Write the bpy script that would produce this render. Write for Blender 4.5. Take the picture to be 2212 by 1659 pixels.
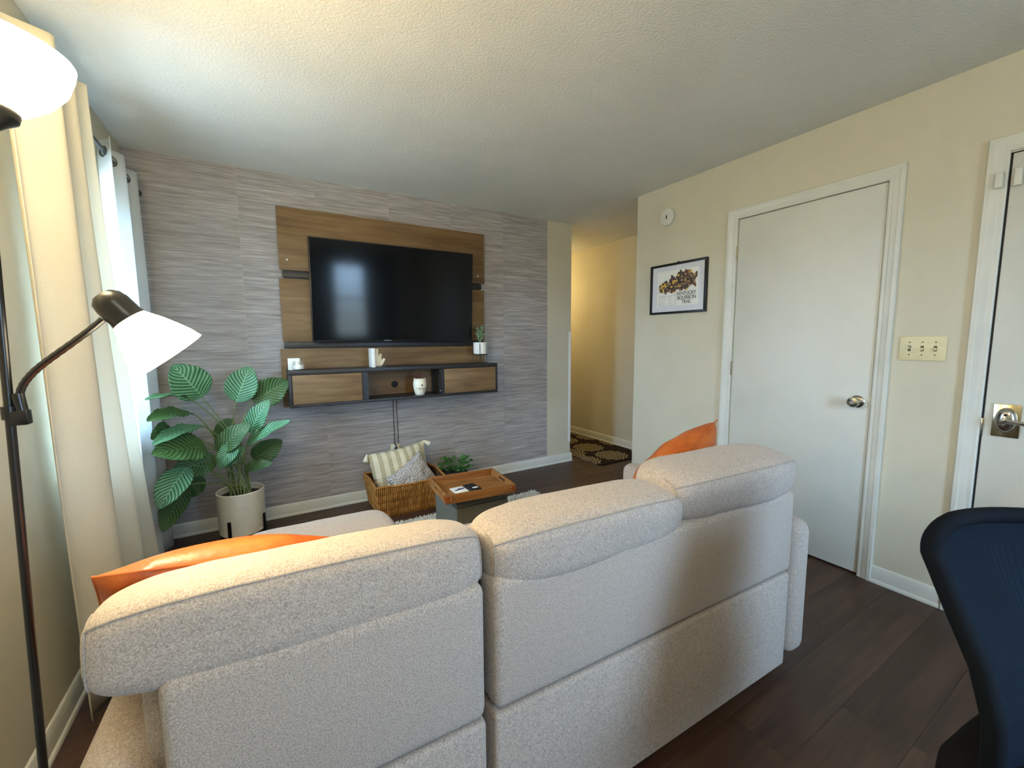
import bpy, bmesh, math, random
from mathutils import Vector, Matrix, noise
random.seed(7)
PI = math.pi
for o in list(bpy.data.objects): bpy.data.objects.remove(o)
SC = bpy.context.scene
COL = SC.collection

# ------------------------------------------------------------------ camera
F_PX, YAW, PITCH, ROLL, CAM_H = 899.0, -0.5406, -0.1056, -0.0069, 1.2876
def cam_axes():
    cy, sy, cp, sp = math.cos(YAW), math.sin(YAW), math.cos(PITCH), math.sin(PITCH)
    f = Vector((-sy*cp, cy*cp, sp)); r = Vector((cy, sy, 0)); u = r.cross(f)
    c, s = math.cos(ROLL), math.sin(ROLL)
    return c*r + s*u, -s*r + c*u, f
RX, UX, FX = cam_axes()
cam_d = bpy.data.cameras.new('camera'); cam = bpy.data.objects.new('camera', cam_d); COL.objects.link(cam)
cam_d.sensor_width = 36; cam_d.lens = F_PX/2212*36; cam_d.clip_start = 0.02
M = Matrix((RX, UX, -FX)).transposed().to_4x4(); M.translation = (0, 0, CAM_H)
cam.matrix_world = M
SC.camera = cam
def at(px, py, **k):
    """photo pixel -> point where its ray meets the plane X=, Y= or Z="""
    d = RX*((px-1106)/F_PX) - UX*((py-829.5)/F_PX) + FX
    o = Vector((0, 0, CAM_H)); ax, v = list(k.items())[0]; i = 'XYZ'.index(ax)
    return o + d*((v-o[i])/d[i])

# ------------------------------------------------------------------ world, exposure
SC.view_settings.view_transform = 'Standard'; SC.view_settings.look = 'None'
SC.view_settings.exposure = 0.85; SC.view_settings.gamma = 1.0
SC.view_settings.use_curve_mapping = False
W = bpy.data.worlds.new('sky'); SC.world = W; W.use_nodes = True
bg = W.node_tree.nodes['Background']
bg.inputs[1].default_value = 26.0
_n, _l = W.node_tree.nodes, W.node_tree.links           # daylight sky above, dim ground below the horizon
_tc = _n.new('ShaderNodeTexCoord'); _sp = _n.new('ShaderNodeSeparateXYZ'); _cr = _n.new('ShaderNodeValToRGB')
_l.new(_tc.outputs['Generated'], _sp.inputs[0]); _mr = _n.new('ShaderNodeMapRange')
_mr.inputs[1].default_value = -1; _mr.inputs[2].default_value = 1; _l.new(_sp.outputs[2], _mr.inputs[0]); _l.new(_mr.outputs[0], _cr.inputs[0])
_cr.color_ramp.elements[0].position = .47; _cr.color_ramp.elements[0].color = (.17, .22, .24, 1)
_cr.color_ramp.elements[1].position = .53; _cr.color_ramp.elements[1].color = (.44, .69, 1.0, 1)
_l.new(_cr.outputs[0], bg.inputs[0])

# room numbers (metres)
R, L, D, YB, H = 2.712, -0.646, 3.411, -1.6, 2.44
YC, XE = 2.498, 2.763
HX, HY = 3.665, 5.4                       # hall far wall, hall end
WIN1 = (2.10, 3.02, 0.80, 2.06)           # left window y0 y1 z0 z1
WIN2 = (1.02, 1.98, 0.72, 2.12)           # back window x0 x1 z0 z1

# ------------------------------------------------------------------ lights the place has, and one added ceiling fill
def portal(name, loc, rot, sx, sy):
    l = bpy.data.lights.new(name, 'AREA'); l.shape = 'RECTANGLE'; l.size = sx; l.size_y = sy
    l.cycles.is_portal = True
    o = bpy.data.objects.new(name, l); COL.objects.link(o); o.location = loc; o.rotation_euler = rot
portal('window_portal_left', (L-.13, (WIN1[0]+WIN1[1])/2, (WIN1[2]+WIN1[3])/2), (0, -PI/2, 0), WIN1[3]-WIN1[2], WIN1[1]-WIN1[0])
portal('window_portal_back', ((WIN2[0]+WIN2[1])/2, YB-.11, (WIN2[2]+WIN2[3])/2), (PI/2, 0, 0), WIN2[1]-WIN2[0], WIN2[3]-WIN2[2])
def point(name, loc, col, watts, rad):
    l = bpy.data.lights.new(name, 'POINT'); l.color = col; l.energy = watts; l.shadow_soft_size = rad
    o = bpy.data.objects.new(name, l); COL.objects.link(o); o.location = loc
    return o
point('hall_bulb', (3.05, 4.75, 1.95), (1, .74, .34), 8, .05)

FILL_DOME = (.15, -.62, H)
point('fill_bulb', (FILL_DOME[0], FILL_DOME[1], H-.16), (1, .94, .82), 14, .13)  # added warm fill behind the camera, no such fixture is seen

# ------------------------------------------------------------------ helpers
def lin(c):
    return tuple(((v/255)/12.92 if v/255 <= .04045 else ((v/255+.055)/1.055)**2.4) for v in c) + (1,)
class NT:
    def __init__(s, m): s.t = m.node_tree; s.n = s.t.nodes; s.l = s.t.links
    def new(s, typ, **k):
        nd = s.n.new(typ)
        for a, b in k.items():
            if a.startswith('i_'):
                key = a[2:]; key = int(key) if key.isdigit() else key.replace('_', ' ')
                nd.inputs[key].default_value = b
            else: setattr(nd, a, b)
        return nd
    def link(s, a, b): s.l.new(a, b)
    def math(s, op, a, b=None):
        nd = s.n.new('ShaderNodeMath'); nd.operation = op
        for i, v in enumerate((a, b)):
            if v is None: continue
            if isinstance(v, (int, float)): nd.inputs[i].default_value = v
            else: s.link(v, nd.inputs[i])
        return nd.outputs[0]
    def ramp(s, fac, stops, interp='LINEAR'):
        nd = s.n.new('ShaderNodeValToRGB'); cr = nd.color_ramp; cr.interpolation = interp
        while len(cr.elements) < len(stops): cr.elements.new(.5)
        for e, (p, c) in zip(cr.elements, stops): e.position = p; e.color = lin(c)
        s.link(fac, nd.inputs[0]); return nd.outputs[0]
    def mix(s, fac, a, b, blend='MIX'):
        nd = s.n.new('ShaderNodeMix'); nd.data_type = 'RGBA'; nd.blend_type = blend
        if isinstance(fac, (int, float)): nd.inputs[0].default_value = fac
        else: s.link(fac, nd.inputs[0])
        for i, v in ((6, a), (7, b)):
            if isinstance(v, tuple): nd.inputs[i].default_value = v if len(v) == 4 else lin(v)
            else: s.link(v, nd.inputs[i])
        return nd.outputs[2]
def mat(name, col=(128, 128, 128), rough=.6, metal=0, spec=.5):
    m = bpy.data.materials.new(name); m.use_nodes = True
    b = m.node_tree.nodes['Principled BSDF']
    b.inputs['Base Color'].default_value = lin(col); b.inputs['Roughness'].default_value = rough
    b.inputs['Metallic'].default_value = metal; b.inputs['Specular IOR Level'].default_value = spec
    return m
def bs(m): return m.node_tree.nodes['Principled BSDF']
def coords(t, scale=(1, 1, 1), kind='Object', rand=0):
    tc = t.new('ShaderNodeTexCoord'); mp = t.new('ShaderNodeMapping'); mp.inputs['Scale'].default_value = scale
    t.link(tc.outputs[kind], mp.inputs[0])
    if rand:
        oi = t.new('ShaderNodeObjectInfo'); v = t.math('MULTIPLY', oi.outputs['Random'], rand)
        cx = t.new('ShaderNodeCombineXYZ'); t.link(v, cx.inputs[0]); t.link(v, cx.inputs[1]); t.link(v, cx.inputs[2])
        t.link(cx.outputs[0], mp.inputs['Location'])
    return mp.outputs[0]
def tex(t, vec, scale, detail=4, rough=.6, dist=0):
    nd = t.new('ShaderNodeTexNoise'); nd.inputs['Scale'].default_value = scale; nd.inputs['Detail'].default_value = detail
    nd.inputs['Roughness'].default_value = rough; nd.inputs['Distortion'].default_value = dist
    t.link(vec, nd.inputs['Vector']); return nd.outputs['Fac']
def bump(t, m, h, strength=.3, dist=.01):
    b = t.new('ShaderNodeBump'); b.inputs['Strength'].default_value = strength; b.inputs['Distance'].default_value = dist
    t.link(h, b.inputs['Height']); t.link(b.outputs[0], bs(m).inputs['Normal'])
def noisy(name, c0, c1, scale, rough=.7, bst=.0, bscale=None, stretch=(1, 1, 1), metal=0, spec=.4, rand=0, lo=.35, hi=.65, bd=.01):
    m = mat(name, c0, rough, metal, spec); t = NT(m); v = coords(t, stretch, rand=rand)
    f = tex(t, v, scale); t.link(t.ramp(f, [(lo, c0), (hi, c1)]), bs(m).inputs['Base Color'])
    if bst:
        g = tex(t, coords(t, stretch), bscale or scale, 3); bump(t, m, g, bst, bd)
    return m

def wm(o):
    m = o.matrix_basis.copy()
    return wm(o.parent) @ m if o.parent else m
class MB:
    def __init__(s): s.bm = bmesh.new()
    def add(s, b, mx=None):
        if mx is not None: b.transform(mx)
        me = bpy.data.meshes.new('t'); b.to_mesh(me); b.free(); s.bm.from_mesh(me); bpy.data.meshes.remove(me); return s
    def box(s, x0, x1, y0, y1, z0, z1, bev=0, seg=2, mx=None):
        b = bmesh.new(); bmesh.ops.create_cube(b, size=1)
        for v in b.verts: v.co = Vector(((x0+x1)/2+v.co.x*(x1-x0), (y0+y1)/2+v.co.y*(y1-y0), (z0+z1)/2+v.co.z*(z1-z0)))
        if bev: bmesh.ops.bevel(b, geom=b.edges[:], offset=bev, segments=seg, profile=.5, affect='EDGES', clamp_overlap=True)
        return s.add(b, mx)
    def lathe(s, prof, n=32, mx=None):
        b = bmesh.new(); rings = []
        for r, z in prof:
            rings.append([b.verts.new((0, 0, z))] if r < 1e-6 else [b.verts.new((r*math.cos(2*PI*i/n), r*math.sin(2*PI*i/n), z)) for i in range(n)])
        for a, c in zip(rings, rings[1:]):
            if len(a) == 1 and len(c) == 1: continue
            for i in range(n):
                j = (i+1) % n
                if len(a) == 1: b.faces.new((a[0], c[i], c[j]))
                elif len(c) == 1: b.faces.new((a[i], a[j], c[0]))
                else: b.faces.new((a[i], a[j], c[j], c[i]))
        bmesh.ops.recalc_face_normals(b, faces=b.faces[:])
        return s.add(b, mx)
    def tube(s, pts, r, n=8, mx=None, closed=False):
        b = bmesh.new(); pts = [Vector(p) for p in pts]; rings = []; N = len(pts); ref = None
        for i, p in enumerate(pts):
            q0 = pts[(i-1) % N] if (closed or i) else p; q1 = pts[(i+1) % N] if (closed or i < N-1) else p
            d = (q1-q0).normalized()
            if ref is None: ref = d.orthogonal().normalized()
            ref = (ref-d*ref.dot(d))
            ref = ref.normalized() if ref.length > 1e-6 else d.orthogonal().normalized()
            w = d.cross(ref); rr = r[i] if isinstance(r, (list, tuple)) else r
            rings.append([b.verts.new(p+ref*rr*math.cos(2*PI*k/n)+w*rr*math.sin(2*PI*k/n)) for k in range(n)])
        M_ = N if closed else N-1
        for i in range(M_):
            a, c = rings[i], rings[(i+1) % N]
            for k in range(n): b.faces.new((a[k], a[(k+1) % n], c[(k+1) % n], c[k]))
        if not closed:
            b.faces.new(rings[0][::-1]); b.faces.new(rings[-1])
        bmesh.ops.recalc_face_normals(b, faces=b.faces[:])
        return s.add(b, mx)
    def prism(s, poly, h0, h1, mx=None, bev=0):
        """polygon in local XY extruded along local Z"""
        b = bmesh.new(); lo = [b.verts.new((x, y, h0)) for x, y in poly]; hi = [b.verts.new((x, y, h1)) for x, y in poly]
        b.faces.new(lo[::-1]); b.faces.new(hi); n = len(poly)
        for i in range(n): b.faces.new((lo[i], lo[(i+1) % n], hi[(i+1) % n], hi[i]))
        bmesh.ops.recalc_face_normals(b, faces=b.faces[:])
        if bev: bmesh.ops.bevel(b, geom=b.edges[:], offset=bev, segments=2, profile=.5, affect='EDGES', clamp_overlap=True)
        return s.add(b, mx)
    def grid(s, f, nu, nv, closed_u=False, mx=None, uv=False):
        b = bmesh.new(); V = [[b.verts.new(f(i/nu, j/nv)) for j in range(nv+1)] for i in range(nu if closed_u else nu+1)]
        lay = b.loops.layers.uv.new('UVMap') if uv else None
        for i in range(nu):
            for j in range(nv):
                q = (V[i][j], V[(i+1) % len(V)][j], V[(i+1) % len(V)][j+1], V[i][j+1])
                try: fc = b.faces.new(q)
                except ValueError: continue
                if uv:
                    for lp, (a, c) in zip(fc.loops, ((i, j), (i+1, j), (i+1, j+1), (i, j+1))): lp[lay].uv = (a/nu, c/nv)
        return s.add(b, mx)
    def warp(s, fn):
        for v in s.bm.verts: v.co = fn(v.co)
        return s
    def build(s, name, m, parent=None, local=False, flat=False, ang=35):
        me = bpy.data.meshes.new(name); bmesh.ops.remove_doubles(s.bm, verts=s.bm.verts[:], dist=1e-6)
        s.bm.to_mesh(me); s.bm.free()
        me.materials.append(m)
        if not flat:
            me.polygons.foreach_set('use_smooth', [True]*len(me.polygons)); me.set_sharp_from_angle(angle=math.radians(ang))
        o = bpy.data.objects.new(name, me); COL.objects.link(o)
        if parent is not None:
            o.parent = parent
            if not local: me.transform(wm(parent).inverted())
        return o
def tag(o, label, cat, group=None):
    o['label'] = label; o['category'] = cat
    if group: o['group'] = group
    return o
def struct(o): o['kind'] = 'structure'; return o
def thing(name, label, cat, loc, rz=0, group=None):
    o = bpy.data.objects.new(name, None); COL.objects.link(o); o.location = loc; o.rotation_euler = (0, 0, rz)
    o.empty_display_size = .05
    return tag(o, label, cat, group)
def T(*v): return Matrix.Translation(v)
def frame_to(direction, loc=(0, 0, 0)):
    """matrix taking local +Z to direction"""
    q = Vector(direction).to_track_quat('Z', 'Y'); return Matrix.Translation(loc) @ q.to_matrix().to_4x4()
def bez(p0, p1, p2, p3, n=12):
    p0, p1, p2, p3 = map(Vector, (p0, p1, p2, p3)); o = []
    for i in range(n+1):
        t = i/n; o.append(p0*(1-t)**3+p1*3*t*(1-t)**2+p2*3*t*t*(1-t)+p3*t**3)
    return o
def sgnp(v, e): return math.copysign(abs(v)**e, v)

# ------------------------------------------------------------------ materials
m_wall = noisy('wall_paint', (204, 198, 177), (209, 203, 183), 3, .75, .12, 260, spec=.25, bd=.002)
m_ceil = noisy('ceiling_texture', (216, 216, 210), (222, 222, 217), 2, .85, .55, 95, spec=.2, bd=.006)
m_white = noisy('white_trim_paint', (208, 208, 198), (216, 216, 207), 5, .42, .05, 60, spec=.4)
m_door = noisy('door_paint', (206, 206, 196), (214, 214, 205), 2, .45, .04, 90, spec=.35)
def grass():
    m = mat('grasscloth_wallpaper', (140, 134, 130), .8, 0, .25); t = NT(m)
    v = coords(t, (5, 1, 150), rand=9); a = tex(t, v, 1.0, 5, .65)
    v2 = coords(t, (1.5, 1, 40), rand=5); b = tex(t, v2, 1.2, 3, .6)
    f = t.math('ADD', t.math('MULTIPLY', a, .68), t.math('MULTIPLY', b, .32))
    c = t.ramp(f, [(.30, (122, 116, 113)), (.48, (161, 155, 152)), (.60, (184, 179, 176)), (.74, (218, 215, 213))])
    t.link(c, bs(m).inputs['Base Color']); bump(t, m, a, .35, .003)
    return m
m_grass = grass()
def wood(name, c0, c1, c2, ax=0, rough=.5, sc=1.0, rand=3, spec=.35, knots=True):
    m = mat(name, c0, rough, 0, spec); t = NT(m)
    st = [14, 14, 14]; st[ax] = 1.1; v = coords(t, tuple(x*sc for x in st), rand=rand)
    a = tex(t, v, 1.6, 6, .62, .6); f = a
    if knots:
        st2 = [3, 3, 3]; st2[ax] = 1.2; b = tex(t, coords(t, tuple(x*sc for x in st2), rand=rand), 1.4, 3)
        f = t.math('ADD', t.math('MULTIPLY', a, .6), t.math('MULTIPLY', b, .4))
    t.link(t.ramp(f, [(.32, c0), (.5, c1), (.68, c2)]), bs(m).inputs['Base Color'])
    bump(t, m, a, .12, .002); return m
m_plank = wood('dark_vinyl_plank', (44, 28, 20), (66, 45, 33), (92, 66, 50), 0, .42, .8, 6, .4)
m_panel = wood('rustic_oak_board', (92, 69, 42), (122, 95, 62), (142, 114, 78), 0, .55, 1, 4)
m_tray = wood('stained_pine', (104, 64, 30), (146, 98, 52), (170, 122, 70), 0, .45, 1.6, 4)
m_black = noisy('black_laminate', (38, 36, 37), (46, 44, 45), 20, .4, .05, 60, spec=.4)
m_dark = mat('recess_black', (22, 21, 22), .7)
m_blackmetal = noisy('black_metal', (20, 20, 20), (28, 28, 27), 30, .3, 0, metal=.6)
m_poles = noisy('lamp_black_enamel', (20, 20, 20), (28, 27, 25), 20, .28, 0, spec=.6)
def fabric(name, c0, c1, c2, sc=330, bst=.25, bd=.0015):
    m = mat(name, c1, .92, 0, .15); t = NT(m); v = coords(t)
    a = tex(t, v, sc, 3, .7); b = tex(t, v, sc*.22, 3, .6)
    f = t.math('ADD', t.math('MULTIPLY', a, .88), t.math('MULTIPLY', b, .12))
    t.link(t.ramp(f, [(.33, c0), (.5, c1), (.64, c2)]), bs(m).inputs['Base Color'])
    bump(t, m, a, bst, bd); bs(m).inputs['Sheen Weight'].default_value = .15
    return m
m_sofa = fabric('heather_linen', (138, 127, 118), (174, 162, 151), (198, 187, 176))
m_pipe = fabric('heather_linen_piping', (138, 128, 119), (158, 148, 138), (174, 164, 154))
m_seat = fabric('chaise_linen', (142, 128, 114), (174, 158, 142), (192, 176, 160))
def leather():
    m = mat('cognac_leather', (176, 84, 26), .42, 0, .45); t = NT(m); v = coords(t)
    a = tex(t, v, 9, 4, .6); b = tex(t, v, 120, 2, .5)
    t.link(t.ramp(a, [(.35, (156, 70, 18)), (.55, (190, 96, 34)), (.75, (204, 116, 52))]), bs(m).inputs['Base Color'])
    bump(t, m, t.math('ADD', t.math('MULTIPLY', a, .8), t.math('MULTIPLY', b, .2)), .35, .01); return m
m_leather = leather()
m_grey = noisy('grey_linen_box', (92, 90, 80), (104, 101, 90), 160, .9, .2, 300, spec=.15)
def translucent(name, c, tr=.45, sheer=0.0):
    m = bpy.data.materials.new(name); m.use_nodes = True; t = NT(m); t.n.clear()
    out = t.new('ShaderNodeOutputMaterial'); d = t.new('ShaderNodeBsdfDiffuse'); tl = t.new('ShaderNodeBsdfTranslucent')
    v = coords(t, (600, 600, 400)); n = tex(t, v, 1, 2); col = t.ramp(n, [(.3, tuple(int(x*.94) for x in c)), (.7, c)])
    t.link(col, d.inputs[0]); t.link(col, tl.inputs[0])
    mx = t.new('ShaderNodeMixShader'); mx.inputs[0].default_value = tr
    t.link(d.outputs[0], mx.inputs[1]); t.link(tl.outputs[0], mx.inputs[2]); o = mx.outputs[0]
    if sheer:
        tp = t.new('ShaderNodeBsdfTransparent'); m2 = t.new('ShaderNodeMixShader'); m2.inputs[0].default_value = sheer
        t.link(o, m2.inputs[1]); t.link(tp.outputs[0], m2.inputs[2]); o = m2.outputs[0]
    t.link(o, out.inputs[0]); return m
m_curtain = translucent('ivory_curtain', (232, 228, 214), .30)
m_curtain2 = translucent('white_curtain_weave', (232, 234, 232), .38)
m_curtain3 = translucent('blue_grey_curtain', (120, 128, 136), .25)
def glass(name, refl=.08):
    m = bpy.data.materials.new(name); m.use_nodes = True; t = NT(m); t.n.clear()
    out = t.new('ShaderNodeOutputMaterial'); tp = t.new('ShaderNodeBsdfTransparent'); g = t.new('ShaderNodeBsdfGlossy'); g.inputs['Roughness'].default_value = .02
    mx = t.new('ShaderNodeMixShader'); mx.inputs[0].default_value = refl
    t.link(tp.outputs[0], mx.inputs[1]); t.link(g.outputs[0], mx.inputs[2]); t.link(mx.outputs[0], out.inputs[0]); return m
m_glass = glass('window_glass')
m_clear = glass('clear_glass', .12)
m_chrome = mat('satin_nickel', (190, 186, 176), .18, 1)
m_steel = mat('brushed_rod', (96, 96, 98), .35, .9)
m_brassy = mat('warm_nickel', (200, 186, 152), .22, 1)
m_plastic = mat('white_plastic', (214, 214, 204), .4)
m_almond = noisy('almond_plastic', (216, 206, 164), (224, 214, 174), 30, .4)
m_switch = mat('switch_shadow', (84, 76, 44), .6)
m_ceramic = noisy('white_ceramic', (232, 230, 220), (238, 236, 228), 12, .35, .03, 40)
m_pot = noisy('stone_white_pot', (206, 200, 184), (214, 208, 193), 14, .5, .05, 120)
m_soil = noisy('dark_soil', (40, 32, 24), (60, 48, 36), 80, .95, .5, 120)
def leafmat(name, dark, mid, light):
    m = mat(name, mid, .45, 0, .4); t = NT(m)
    uv = t.new('ShaderNodeUVMap'); sp = t.new('ShaderNodeSeparateXYZ'); t.link(uv.outputs[0], sp.inputs[0])
    u = t.math('ABSOLUTE', t.math('SUBTRACT', sp.outputs[0], .5))           # 0 rib .. .5 margin
    ph = t.math('MULTIPLY', t.math('SUBTRACT', sp.outputs[1], t.math('MULTIPLY', u, .62)), 2*PI*11)
    s = t.math('ADD', t.math('MULTIPLY', t.math('SINE', ph), .5), .5)
    n = tex(t, coords(t), 22, 3); s2 = t.math('ADD', t.math('MULTIPLY', s, .75), t.math('MULTIPLY', n, .28))
    c = t.ramp(s2, [(.12, dark), (.45, mid), (.82, light)])
    rib = t.math('LESS_THAN', u, .018)
    t.link(t.mix(rib, c, lin(light)), bs(m).inputs['Base Color']); bump(t, m, s, .35, .004)
    bs(m).inputs['Subsurface Weight'].default_value = .0
    return m
m_leaf = leafmat('striped_calathea_leaf', (40, 80, 50), (60, 110, 70), (110, 156, 114))
m_leafd = leafmat('deep_green_leaf', (40, 66, 34), (56, 88, 44), (78, 108, 58))
m_stem = noisy('leaf_stalk', (98, 118, 66), (130, 146, 92), 30, .6)
m_succ = noisy('small_green_leaf', (44, 84, 34), (78, 126, 54), 30, .5)
m_wicker = wood('water_hyacinth', (112, 68, 24), (164, 110, 50), (204, 154, 84), 2, .6, 5, 3, .3)
m_brown = noisy('dry_brown_leaf', (74, 42, 36), (106, 66, 56), 40, .6)
m_shag = noisy('ivory_shag_pile', (206, 200, 186), (226, 222, 210), 40, .95, .3, 90, spec=.1)
def emis(name, col, st, diff=(250, 245, 230)):
    m = mat(name, diff, .5); b = bs(m); b.inputs['Emission Color'].default_value = col; b.inputs['Emission Strength'].default_value = st; return m
m_shade = emis('lit_frosted_shade', (1, .84, .56, 1), 9.0)
m_bowl = emis('lit_bowl_shade', (1, .82, .50, 1), 26.0)
m_bulb = emis('lit_bulb', (1, .82, .52, 1), 25.0)

# ------------------------------------------------------------------ room shell
fl = MB().box(L-.14, HX+.12, YB-.12, HY+.12, -.08, -.006).build('floor', m_dark); struct(fl)
PW, PL = .181, 1.22
row = 0; y = YB-.02
while y < HY:
    y1 = min(y+PW, HY); x = L-.02-random.random()*PL*.9
    while x < HX:
        x1 = min(x+PL, HX+.01); xs = max(x, L-.02)
        if x1-xs > .03:
            b = bmesh.new(); g = .0002
            vs = [(xs+g, y+g, -.006), (x1-g, y+g, -.006), (x1-g, y1-g, -.006), (xs+g, y1-g, -.006)]
            e = .0005
            lo = [b.verts.new(v) for v in vs]; mi = [b.verts.new((v[0], v[1], -.0007)) for v in vs]
            hi = [b.verts.new((v[0]+(e if i in (0, 3) else -e), v[1]+(e if i < 2 else -e), 0)) for i, v in enumerate(vs)]
            for k in range(4):
                b.faces.new((lo[k], lo[(k+1) % 4], mi[(k+1) % 4], mi[k])); b.faces.new((mi[k], mi[(k+1) % 4], hi[(k+1) % 4], hi[k]))
            b.faces.new(hi)
            MB().add(b).build('plank', m_plank, fl, flat=True)
        x += PL
    y += PW; row += 1
ceil = MB().box(L-.14, HX+.12, YB-.12, HY+.12, H, H+.08).build('ceiling', m_ceil); struct(ceil)
wf = MB().box(L-.14, XE, D, D+.12, 0, H).build('wall_front', m_wall); struct(wf)
for a, b in zip([L, -.076, .399, .928, 1.444, 1.959], [-.076, .399, .928, 1.444, 1.959, 2.461]):
    MB().box(a+.0003, b-.0003, D-.0016, D, 0, H).build('wallpaper_strip', m_grass, wf, flat=True)
wl = MB()
wl.box(L-.14, L, YB-.12, WIN1[0], 0, H); wl.box(L-.14, L, WIN1[1], D, 0, H)
wl.box(L-.14, L, WIN1[0], WIN1[1], 0, WIN1[2]); wl.box(L-.14, L, WIN1[0], WIN1[1], WIN1[3], H)
struct(wl.build('wall_left', m_wall))
# right wall, with two shallow door pockets
DC = (.878, 1.638, 2.056)                # closet door opening y0 y1 top
DE = (-.445, .487, 2.044)                # entry door opening
wr = MB(); wr.box(R+.05, R+.13, YB-.12, YC, 0, H)
wr.box(R, R+.05, DC[1], YC, 0, H); wr.box(R, R+.05, DE[1], DC[0], 0, H); wr.box(R, R+.05, YB-.12, DE[0], 0, H)
wr.box(R, R+.05, DC[0], DC[1], DC[2], H); wr.box(R, R+.05, DE[0], DE[1], DE[2], H)
struct(wr.build('wall_right', m_wall))
wb = MB()
wb.box(L, WIN2[0], YB-.12, YB, 0, H); wb.box(WIN2[1], R, YB-.12, YB, 0, H)
wb.box(WIN2[0], WIN2[1], YB-.12, YB, 0, WIN2[2]); wb.box(WIN2[0], WIN2[1], YB-.12, YB, WIN2[3], H)
struct(wb.build('wall_back', m_wall))
struct(MB().box(HX, HX+.12, YC-.12, HY+.12, 0, H).build('wall_hall', m_wall))
struct(MB().box(R+.13, HX, YC-.12, YC, 0, H).build('wall_hall_near', m_wall))
struct(MB().box(XE-.12, HX, HY, HY+.12, 0, H).build('wall_hall_end', m_wall))
struct(MB().box(XE-.12, XE, D+.12, HY, 0, H).build('wall_hall_left', m_wall))
# baseboards: profile (distance from wall, height)
BP = [(0, 0), (.020, 0), (.020, .010), (.017, .016), (.0125, .019), (.0125, .058), (.010, .068), (.0075, .080), (.004, .088), (0, .090)]
def baseboard(name, p0, p1, nrm):
    p0, p1, nrm = Vector(p0), Vector(p1), Vector(nrm)
    b = bmesh.new(); A = [b.verts.new(p0+nrm*d+Vector((0, 0, z))) for d, z in BP]; B = [b.verts.new(p1+nrm*d+Vector((0, 0, z))) for d, z in BP]
    n = len(BP)
    for i in range(n): b.faces.new((A[i], A[(i+1) % n], B[(i+1) % n], B[i]))
    b.faces.new(A[::-1]); b.faces.new(B); bmesh.ops.recalc_face_normals(b, faces=b.faces[:])
    return struct(MB().add(b).build(name, m_white, ang=50))
baseboard('baseboard_front', (L, D-.0016, 0), (XE+.015, D-.0016, 0), (0, -1, 0))
baseboard('baseboard_front_end', (XE, D-.02, 0), (XE, HY, 0), (1, 0, 0))
baseboard('baseboard_left', (L, YB, 0), (L, D, 0), (1, 0, 0))
baseboard('baseboard_right', (R, 1.706, 0), (R, YC+.02, 0), (-1, 0, 0))
baseboard('baseboard_right_mid', (R, .552, 0), (R, .815, 0), (-1, 0, 0))
baseboard('baseboard_hall', (HX, YC, 0), (HX, HY, 0), (-1, 0, 0))
# door casings: profile across the width
CP = [(0, 0), (0, .009), (.006, .012), (.018, .012), (.024, .015), (.040, .016), (.046, .019), (.060, .019), (.063, .015), (.063, 0)]
def casing(name, y0, y1, zt):
    b = bmesh.new(); n = len(CP)
    def loop(y, z, sy, sz): return [b.verts.new((R-h, y+sy*w, z+sz*w)) for w, h in CP]
    st = [loop(y1, 0, 1, 0), loop(y1, zt, 1, 1), loop(y0, zt, -1, 1), loop(y0, 0, -1, 0)]
    for a, c in zip(st, st[1:]):
        for i in range(n): b.faces.new((a[i], a[(i+1) % n], c[(i+1) % n], c[i]))
    b.faces.new(st[0]); b.faces.new(st[-1][::-1]); bmesh.ops.recalc_face_normals(b, faces=b.faces[:])
    return struct(MB().add(b).build(name, m_white, ang=25))
t1 = casing('trim_1', DC[0]-.001, DC[1]+.003, DC[2]+.001)
t2 = casing('trim_2', DE[0], DE[1], DE[2]+.005)
struct(MB().box(XE-.026, XE+.003, D-.003, D+.03, .208, 1.37, .001).build('trim_3', mat('corner_guard_white', (240, 240, 238), .4)))
# doors
d1 = struct(MB().box(R-.001, R+.034, DC[0]+.003, DC[1]-.004, .010, DC[2]-.004, .0015).build('door_1', m_door))
kn = MB().lathe([(0, 0), (.033, 0), (.033, .004), (.028, .009), (.013, .012), (.012, .028), (.020, .034), (.027, .044), (.028, .052), (.024, .060), (.012, .064), (.010, .060), (0, .060)], 32, frame_to((-1, 0, 0), (R-.001, .937, .948)))
kn.build('door_knob', m_chrome, d1)
for z in (1.84, 1.09, .25):
    MB().tube([(R-.006, DC[1]-.001, z-.045), (R-.006, DC[1]-.001, z+.045)], .006, 10).box(R-.003, R, DC[1]-.001, DC[1]+.007, z-.044, z+.044).build('hinge', m_chrome, d1)
d2 = struct(MB().box(R+.004, R+.044, DE[0]+.003, DE[1]-.006, .012, DE[2]-.004, .0015).build('door_2', m_door))
pl = MB().box(R-.004, R+.005, .375, .455, .858, 1.0, .003).build('lock_plate', m_brassy, d2)
MB().lathe([(.040, 0), (.038, .008), (.030, .016), (.014, .020), (0, .021)], 32, frame_to((-1, 0, 0), (R-.003, .415, .932)) @ Matrix.Diagonal((.80, 1.35, 1, 1))).build('lock_rose', m_chrome, pl)
lv = [(R-.02, .415, .925), (R-.062, .415, .928), (R-.070, .400, .935), (R-.068, .36, .932), (R-.064, .31, .918), (R-.060, .285, .916)]
MB().tube(lv, [.012, .011, .010, .009, .008, .006], 10).build('lever', m_chrome, pl)
MB().lathe([(0, 0), (.006, 0), (.005, .003), (0, .004)], 12, frame_to((-1, 0, 0), (R-.022, .415, .955))).build('key_cylinder', m_dark, pl)
MB().box(R+.002, R+.006, DE[1]-.006, DE[1]-.001, .01, DE[2]).box(R+.002, R+.006, DE[0], DE[1], DE[2]-.004, DE[2]).build('weatherstrip', m_dark, d2)
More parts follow.
